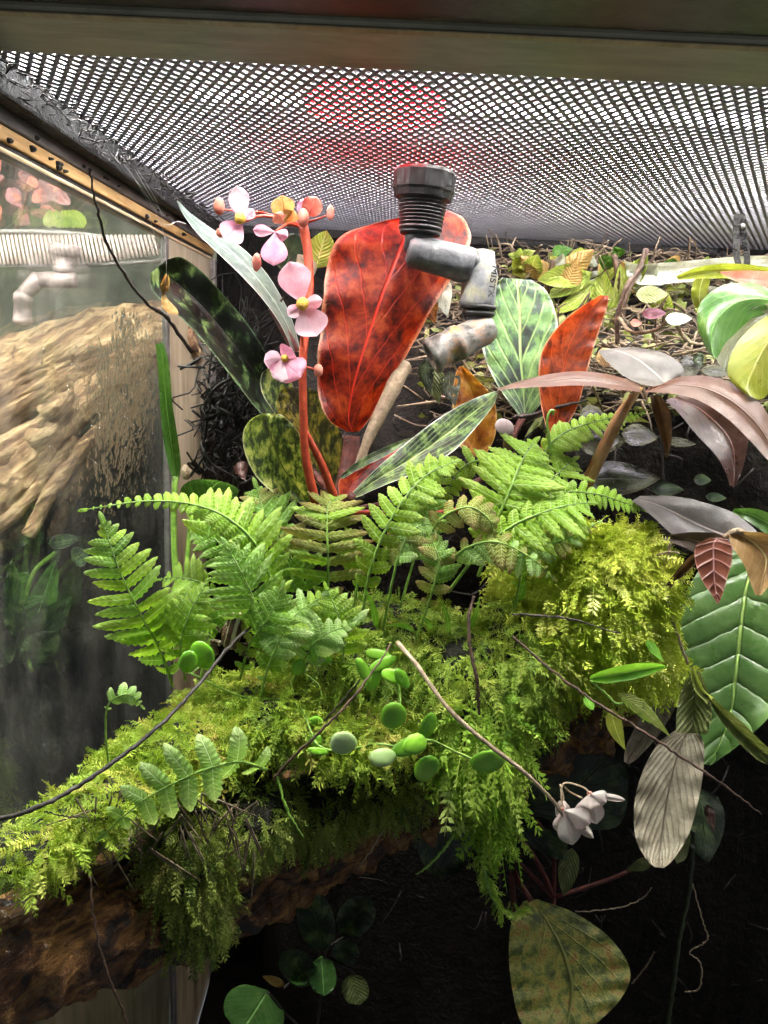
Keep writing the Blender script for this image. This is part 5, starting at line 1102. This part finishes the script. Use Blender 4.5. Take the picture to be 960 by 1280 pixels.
# twisted pale branches over the litter
twig('tall forked grey branch rising from the litter to the mesh', [(772, 430, .455), (772, 395, .452), (782, 360, .45), (800, 335, .455), (806, 312, .46)], [4, 4, 4, 3.5, 2], 'twig')
twig('pale branch curving across the twig litter', [(772, 395, .452), (790, 415, .446), (820, 412, .442), (840, 400, .442), (858, 425, .44), (885, 432, .44)], [3, 3, 3, 3.5, 3, 2.5], 'palestem')
twig('straight straw stalk lying on the litter below the glossy leaf', [(838, 445, .435), (862, 440, .433), (886, 434, .432)], [2.5, 2.5, 2.2], 'palestem')
twig('thin root crossing behind the upright orange leaf', [(640, 522, .43), (668, 518, .428), (700, 508, .425), (735, 500, .425)], [3.5, 3.5, 2.5, 1.8], 'darktwig')
LT = [(818, 395, 30, 14, 'petalpink', 'small pink fallen leaf on the twig litter'), (848, 400, 34, 16, 'white', 'small bleached leaf on the litter beside the glossy leaf'), (795, 402, 14, 10, 'petalsalmon', 'tiny salmon petal on the twig litter'), (815, 368, 40, 22, 'wilt', 'curled grey green litter leaf below the mesh'),
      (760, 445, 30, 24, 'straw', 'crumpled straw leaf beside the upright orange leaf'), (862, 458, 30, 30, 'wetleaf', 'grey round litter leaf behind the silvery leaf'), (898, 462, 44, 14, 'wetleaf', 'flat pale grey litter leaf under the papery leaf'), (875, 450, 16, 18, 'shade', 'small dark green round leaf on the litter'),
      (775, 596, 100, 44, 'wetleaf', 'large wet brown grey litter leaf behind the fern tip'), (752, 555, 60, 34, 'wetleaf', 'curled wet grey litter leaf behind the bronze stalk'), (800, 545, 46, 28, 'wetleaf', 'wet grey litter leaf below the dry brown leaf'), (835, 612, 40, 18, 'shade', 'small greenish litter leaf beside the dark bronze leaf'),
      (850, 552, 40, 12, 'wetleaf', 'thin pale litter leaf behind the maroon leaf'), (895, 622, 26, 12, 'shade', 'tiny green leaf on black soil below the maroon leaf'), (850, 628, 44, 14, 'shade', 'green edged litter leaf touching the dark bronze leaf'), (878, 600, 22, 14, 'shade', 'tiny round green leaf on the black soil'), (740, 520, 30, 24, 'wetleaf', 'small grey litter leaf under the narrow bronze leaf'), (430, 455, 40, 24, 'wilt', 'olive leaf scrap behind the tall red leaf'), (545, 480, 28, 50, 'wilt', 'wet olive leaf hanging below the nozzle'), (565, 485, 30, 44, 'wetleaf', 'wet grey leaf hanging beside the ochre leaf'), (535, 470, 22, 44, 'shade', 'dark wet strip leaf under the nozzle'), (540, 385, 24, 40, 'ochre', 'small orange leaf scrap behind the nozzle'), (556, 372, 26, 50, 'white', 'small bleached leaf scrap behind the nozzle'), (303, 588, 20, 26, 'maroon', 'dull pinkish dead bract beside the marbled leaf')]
for i, (x, y, wd, ht, mt, lb) in enumerate(LT):
    Yd = .432 if y < 500 else .425
    if x < 600: Yd = .425
    if x < 320: Yd = .40
    nm = 'leaf_scrap' if x < 600 else 'litter_leaf'
    if ht > wd: o = sleaf(nm, L[mt], (x-2, y-ht/2), (x+4, y+ht/2), wd, Yd, Yd-.008, None, 'lance', bow=3, ripple=.003, seed=i)
    else: o = sleaf(nm, L[mt], (x-wd/2, y+random.uniform(-4, 4)), (x+wd/2, y+random.uniform(-4, 4)), ht, Yd, Yd-.004, None, 'ovate', tw=(.015, -.010), ripple=.002, seed=i)
    tag(o, lb, 'leaf')
# dark roots left of begonia
mb = MB()
for i in range(90):
    c0 = np.array([random.gauss(285, 22), random.gauss(530, 40)]); p = []
    for t in range(5):
        p.append((c0[0], c0[1], .435+random.uniform(-.014, .014))); c0 = c0+np.array([random.gauss(0, 14), random.gauss(4, 16)])
    mb.add(*tube([P(*q) for q in p], random.uniform(.0003, .0009), 4, 12))
for i in range(60):
    p = [(300+random.gauss(0, 28), 430+random.gauss(0, 30), .45) for t in range(3)]
    mb.add(*tube([P(*q) for q in p], random.uniform(.0003, .0007), 4, 8))
o = mb.build('wiry_roots', M['darkroot']); tag(o, 'black wiry root tangle under the near black begonia leaf', 'roots', kind='stuff')

# ------------------------------------------------------------------ beyond the side glass
dw = thing('driftwood', 'pale twisted driftwood log standing in for a reflection in the droplet covered glass', 'driftwood', P(60, 560, 0.5900))  # solid log added beyond the pane in place of the glass reflection
def limb(pts, r, name='limb', sides=48, nzv=.42):
    v, f, uv = tube([P(*p) for p in pts], [a*k(p[2]) for a, p in zip(r, pts)], sides, 60, nz=nzv, nzs=48); return mk(name, v, f, M['drift'], dw, True, uv)
TR = [(-90, 560, .640), (0, 492, .630), (80, 448, .620), (160, 424, .610), (240, 414, .605)]
limb(TR, [52, 46, 40, 36, 32], 'trunk', nzv=.25)
rs_ = random.Random(5)
for i in range(13):
    a0 = -1.75+i*.27; tw_ = rs_.uniform(.25, .6)
    pts = []; rr = []
    for j, (x, y, Y) in enumerate(TR):
        R_ = [50, 45, 39, 35, 31][j]; a = a0+tw_*(j-2)*.5
        pts.append((x+R_*.35*math.sin(a), y-R_*math.sin(-a)*.95, Y-R_*k(Y)*math.cos(a)*.9)); rr.append(rs_.uniform(5, 12)*(1.2 if j < 2 else .9))
    limb(pts, rr, 'wood_strand', 16, .45)
limb([(-60, 660, .59), (10, 612, .59), (55, 565, .592), (90, 520, .596), (140, 470, .60), (200, 440, .605)], [28, 25, 21, 20, 18, 14])
limb([(-60, 650, .583), (15, 598, .583), (60, 548, .586), (110, 495, .592)], [8, 9, 8, 6])
limb([(-40, 690, .585), (20, 640, .585), (62, 590, .588), (95, 545, .592)], [9, 10, 9, 7])
limb([(-60, 600, .600), (10, 560, .598), (60, 525, .598), (110, 490, .60)], [20, 18, 13, 8])
limb([(35, 668, .580), (66, 612, .582), (104, 560, .586), (150, 512, .592)], [8, 9, 10, 9])
limb([(60, 518, .575), (82, 500, .572), (90, 486, .570)], [14, 11, 3])
limb([(40, 548, .578), (62, 541, .575), (72, 530, .573)], [13, 7, 2])
sb = thing('dark_slab', 'dark wet rock slab standing behind the side glass', 'rock slab', P(60, 1000, 0.6700))
def slab(u, v):
    p = P(-160+u*400, 620+v*640, 0.6700); d = mnoise.fractal(Vector((p.x*20, 2, p.z*9)), 1, 2, 5); return (p.x, p.y-.03*d-.02*math.sin(u*PI), p.z)
V = [slab(i/40, j/50) for j in range(51) for i in range(41)]
V += [(x, y+.03, z) for (x, y, z) in V]
Fc = [(j*41+i, j*41+i+1, (j+1)*41+i+1, (j+1)*41+i) for j in range(50) for i in range(40)]; n0 = 51*41
Fc += [tuple(q+n0 for q in reversed(t_)) for t_ in Fc]
mk('slab', V, Fc, M['slate'], sb)
bd = gridsheet('outer_backdrop', M['backdrop'], lambda u, v: (-.75+u*.62, .72+.01*math.sin(u*9), zz(-.63+v*.79)), 12, 8)
tag(bd, kind='structure')
gp = thing('outer_plant', 'blurred dark green leafy plant added behind the misted glass', 'foliage plant', P(50, 830, 0.6000))  # plant added beyond the pane to fill the mirrored view
for (bx, by, tx, ty, wd, mt) in ((25, 820, 90, 745, 40, 'shade'), (20, 800, 15, 700, 30, 'shade'), (40, 790, 70, 700, 34, 'gloss'), (10, 760, 60, 745, 16, 'gloss'), (60, 680, 100, 672, 18, 'spotgreen'), (20, 725, 38, 718, 14, 'gloss'), (90, 700, 110, 690, 26, 'spotgreen'), (-10, 830, 20, 800, 30, 'shade'), (30, 830, 75, 790, 44, 'shade'), (0, 680, 50, 660, 26, 'shade')):
    sleaf('leaf', L[mt], (bx, by), (tx, ty), wd, 0.6000, 0.5850, gp, 'ovate', ripple=.004, seed=bx)
stem('stalk', M['greenstem'], [(40, 840, 0.6000), (30, 780, 0.6000), (40, 720, 0.6000), (70, 690, 0.6000)], 3, gp, 6)
# glass reflection of nozzle and mesh band, added as solid objects beyond the pane
M['nozzleb'] = rough_mat('pinkish grey pipe', [(.3, '4e4444'), (.5, '7c6c6a'), (.7, 'a3918e')], 60, rough=.4, bump=.0004)
n2 = thing('misting_nozzle', 'pale jointed pipe added beyond the misted glass as the nozzle reflection', 'nozzle', P(80, 325, 0.5700)); k2 = k(0.5700)
def cyl2(name, a, b, prof, mat, par):
    v, f = lathe(P(*a), P(*b), [(t, r*k2) for t, r in prof], 20); return mk(name, v, f, mat, par)
cyl2('locking_nut', (80, 306, 0.5700), (80, 322, 0.5700), [(0, 16), (.1, 19), (.8, 18), (1, 13)], M['nozzleb'], n2)
cyl2('threaded_collar', (80, 322, 0.5700), (80, 342, 0.5700), [(0, 13), (.25, 11), (.3, 13), (0.5700, 11), (0.6200, 13), (.9, 12), (1, 9)], M['nozzleb'], n2)
cyl2('elbow_joint', (96, 350, 0.5680), (46, 350, 0.5680), [(0, 5), (.04, 9), (0.5700, 10), (1, 9)], M['nozzleb'], n2)
cyl2('elbow_joint', (52, 345, 0.5680), (26, 372, 0.5680), [(0, 6), (.1, 10), (.8, 9), (1, 7)], M['nozzleb'], n2)
cyl2('nozzle_body', (29, 364, 0.5680), (28, 408, 0.5680), [(0, 8), (.1, 11), (.3, 11.5), (.34, 10), (.8, 11), (.85, 12), (1, 7)], M['nozzleb'], n2)
l2 = thing('mirrored_lid', 'pink tinged slatted strip added beyond the glass as the mirrored mesh', 'lid', P(80, 306, 0.5800))
for i in range(46):
    x = -40+i*5.2; a, b = P(x-3, 294, 0.5820), P(x+4, 330-max(0, (x-100))*.12, 0.5780)
    v, f, uv = tube([a, b], .00105, 5, 3); mk('slat', v, f, M['slat'], l2, True, uv)
v, f, uv = tube([P(-60, 290, 0.5830), P(80, 291, 0.5830), P(200, 308, 0.5830)], .0018, 8, 12); mk('top_bar', v, f, M['greytrim'], l2, True, uv)
v, f, uv = tube([P(-60, 332, 0.5810), P(80, 332, 0.5810), P(200, 326, 0.5810)], .0016, 8, 12); mk('bottom_bar', v, f, M['greytrim'], l2, True, uv)
n3 = thing('mirrored_flowers', 'blurred pink flowers and yellow leaves standing in for the glass reflection below the frame', 'flowers', P(40, 285, 0.6000))  # petals and leaves added as the mirrored flowers in the glass
for i in range(34):
    x = random.uniform(-30, 75); y = random.uniform(205, 285)
    if y < 200+x*.6: continue
    sleaf('petal', L[random.choice(['dullpink', 'dullpink', 'petalsalmon', 'brown'])], (x, y), (x+random.uniform(-18, 18), y-random.uniform(8, 26)), random.uniform(14, 26), 0.6000, 0.5950, n3, 'spat', ripple=.002, seed=i)
for i in range(8):
    x = random.uniform(60, 108); sleaf('leaf', L['lime'], (x, 285), (x+random.uniform(-12, 10), 262), 16, 0.6000, 0.5950, n3, 'ovate', seed=i)
stem('stalk', M['twig'], [(20, 290, 0.6020), (30, 250, 0.6020), (45, 220, 0.6020)], 3, n3, 6)

# ------------------------------------------------------------------ frog among the fern stalks
fb = P(288, 812, .338); kf = k(.338)
fg = thing('frog', 'small brown frog with cream stripes clinging among the fern stalks', 'frog', fb)
def fp(px, py, dy=0): return P(px, py, .338+dy)
SK = [ # (id, point, radius px, parent)
 ('pelvis', fp(286, 808), 9.5, None), ('belly', fp(288, 796, -.001), 11.5, 'pelvis'), ('chest', fp(292, 783, -.001), 10, 'belly'), ('head', fp(296, 772, 0), 9.5, 'chest'), ('snout', fp(299, 763, .001), 5.0, 'head'),
 ('hipL', fp(278, 806), 5.5, 'pelvis'), ('kneeL', fp(263, 800, -.001), 4.6, 'hipL'), ('ankL', fp(272, 816, -.002), 2.8, 'kneeL'), ('footL', fp(261, 823, -.002), 2.0, 'ankL'), ('toeL', fp(252, 827, -.002), 1.2, 'footL'),
 ('hipR', fp(296, 808), 5.5, 'pelvis'), ('kneeR', fp(311, 806, 0), 4.4, 'hipR'), ('ankR', fp(303, 818, -.001), 2.8, 'kneeR'), ('footR', fp(314, 824, -.001), 2.0, 'ankR'), ('toeR', fp(322, 827, -.001), 1.2, 'footR'),
 ('shL', fp(284, 783, .001), 3.6, 'chest'), ('elL', fp(274, 790, .002), 2.6, 'shL'), ('haL', fp(270, 781, .002), 1.6, 'elL'),
 ('shR', fp(301, 783, .001), 3.6, 'chest'), ('elR', fp(311, 788, .003), 2.6, 'shR'), ('haR', fp(314, 779, .003), 1.6, 'elR'),
]
ids = {s[0]: i for i, s in enumerate(SK)}
me = bpy.data.meshes.new('body'); me.from_pydata([tuple(s[1]-fb) for s in SK], [(ids[s[3]], i) for i, s in enumerate(SK) if s[3]], [])
bo = link(bpy.data.objects.new('body', me)); bo.parent = fg
sm = bo.modifiers.new('skin', 'SKIN'); sm.use_smooth_shade = True
for i, s in enumerate(SK):
    d = me.skin_vertices[0].data[i]; d.radius = (s[2]*kf, s[2]*kf*.9); d.use_root = (i == 0)
bo.modifiers.new('subd', 'SUBSURF').levels = 2; bo.modifiers['subd'].render_levels = 2
n = N('striped frog skin'); ob = n.coord('Object')
axis = (SK[4][1]-SK[0][1]).normalized(); sv = axis.cross(Vector((0, -1, 0))).normalized()
dt = n.n('ShaderNodeVectorMath', operation='DOT_PRODUCT'); n.l(ob, dt.inputs[0]); dt.inputs[1].default_value = tuple(sv)
x = n.math('ABSOLUTE', n.math('ADD', dt.outputs['Value'], n.math('MULTIPLY', n.math('SUBTRACT', n.noise(ob, 500, 2), .5), .0012)))
s1 = n.math('SUBTRACT', 1.0, n.smooth(x, .0006, .0010)); s2 = n.math('MULTIPLY', n.smooth(x, .0029, .0031), n.math('SUBTRACT', 1.0, n.smooth(x, .0034, .0037)))
legs = n.math('MULTIPLY', n.smooth(x, .0038, .0042), n.smooth(n.noise(ob, 900, 2), .58, .62))
col = n.mix(n.math('MAXIMUM', n.math('MAXIMUM', s1, s2), legs), n.ramp(n.noise(ob, 600, 3), [(.3, '2e160f'), (.7, '5e3424')]), lin('c9c3a0'))
me.materials.append(n.end(n.princ(col, .32, n.bump(n.noise(ob, 2500, 2), .0003))))
for s in (-1, 1):
    c = SK[3][1]+sv*s*7*kf+axis*3*kf+Vector((0, -.0012, 0))
    bm = bmesh.new(); bmesh.ops.create_icosphere(bm, subdivisions=2, radius=2.4*kf)
    for q in bm.verts: q.co += c
    m_ = bpy.data.meshes.new('eye'); bm.to_mesh(m_); bm.free(); m_.polygons.foreach_set('use_smooth', [True]*len(m_.polygons)); m_.materials.append(M['black'])
    setparent(link(bpy.data.objects.new('eye', m_)), fg)
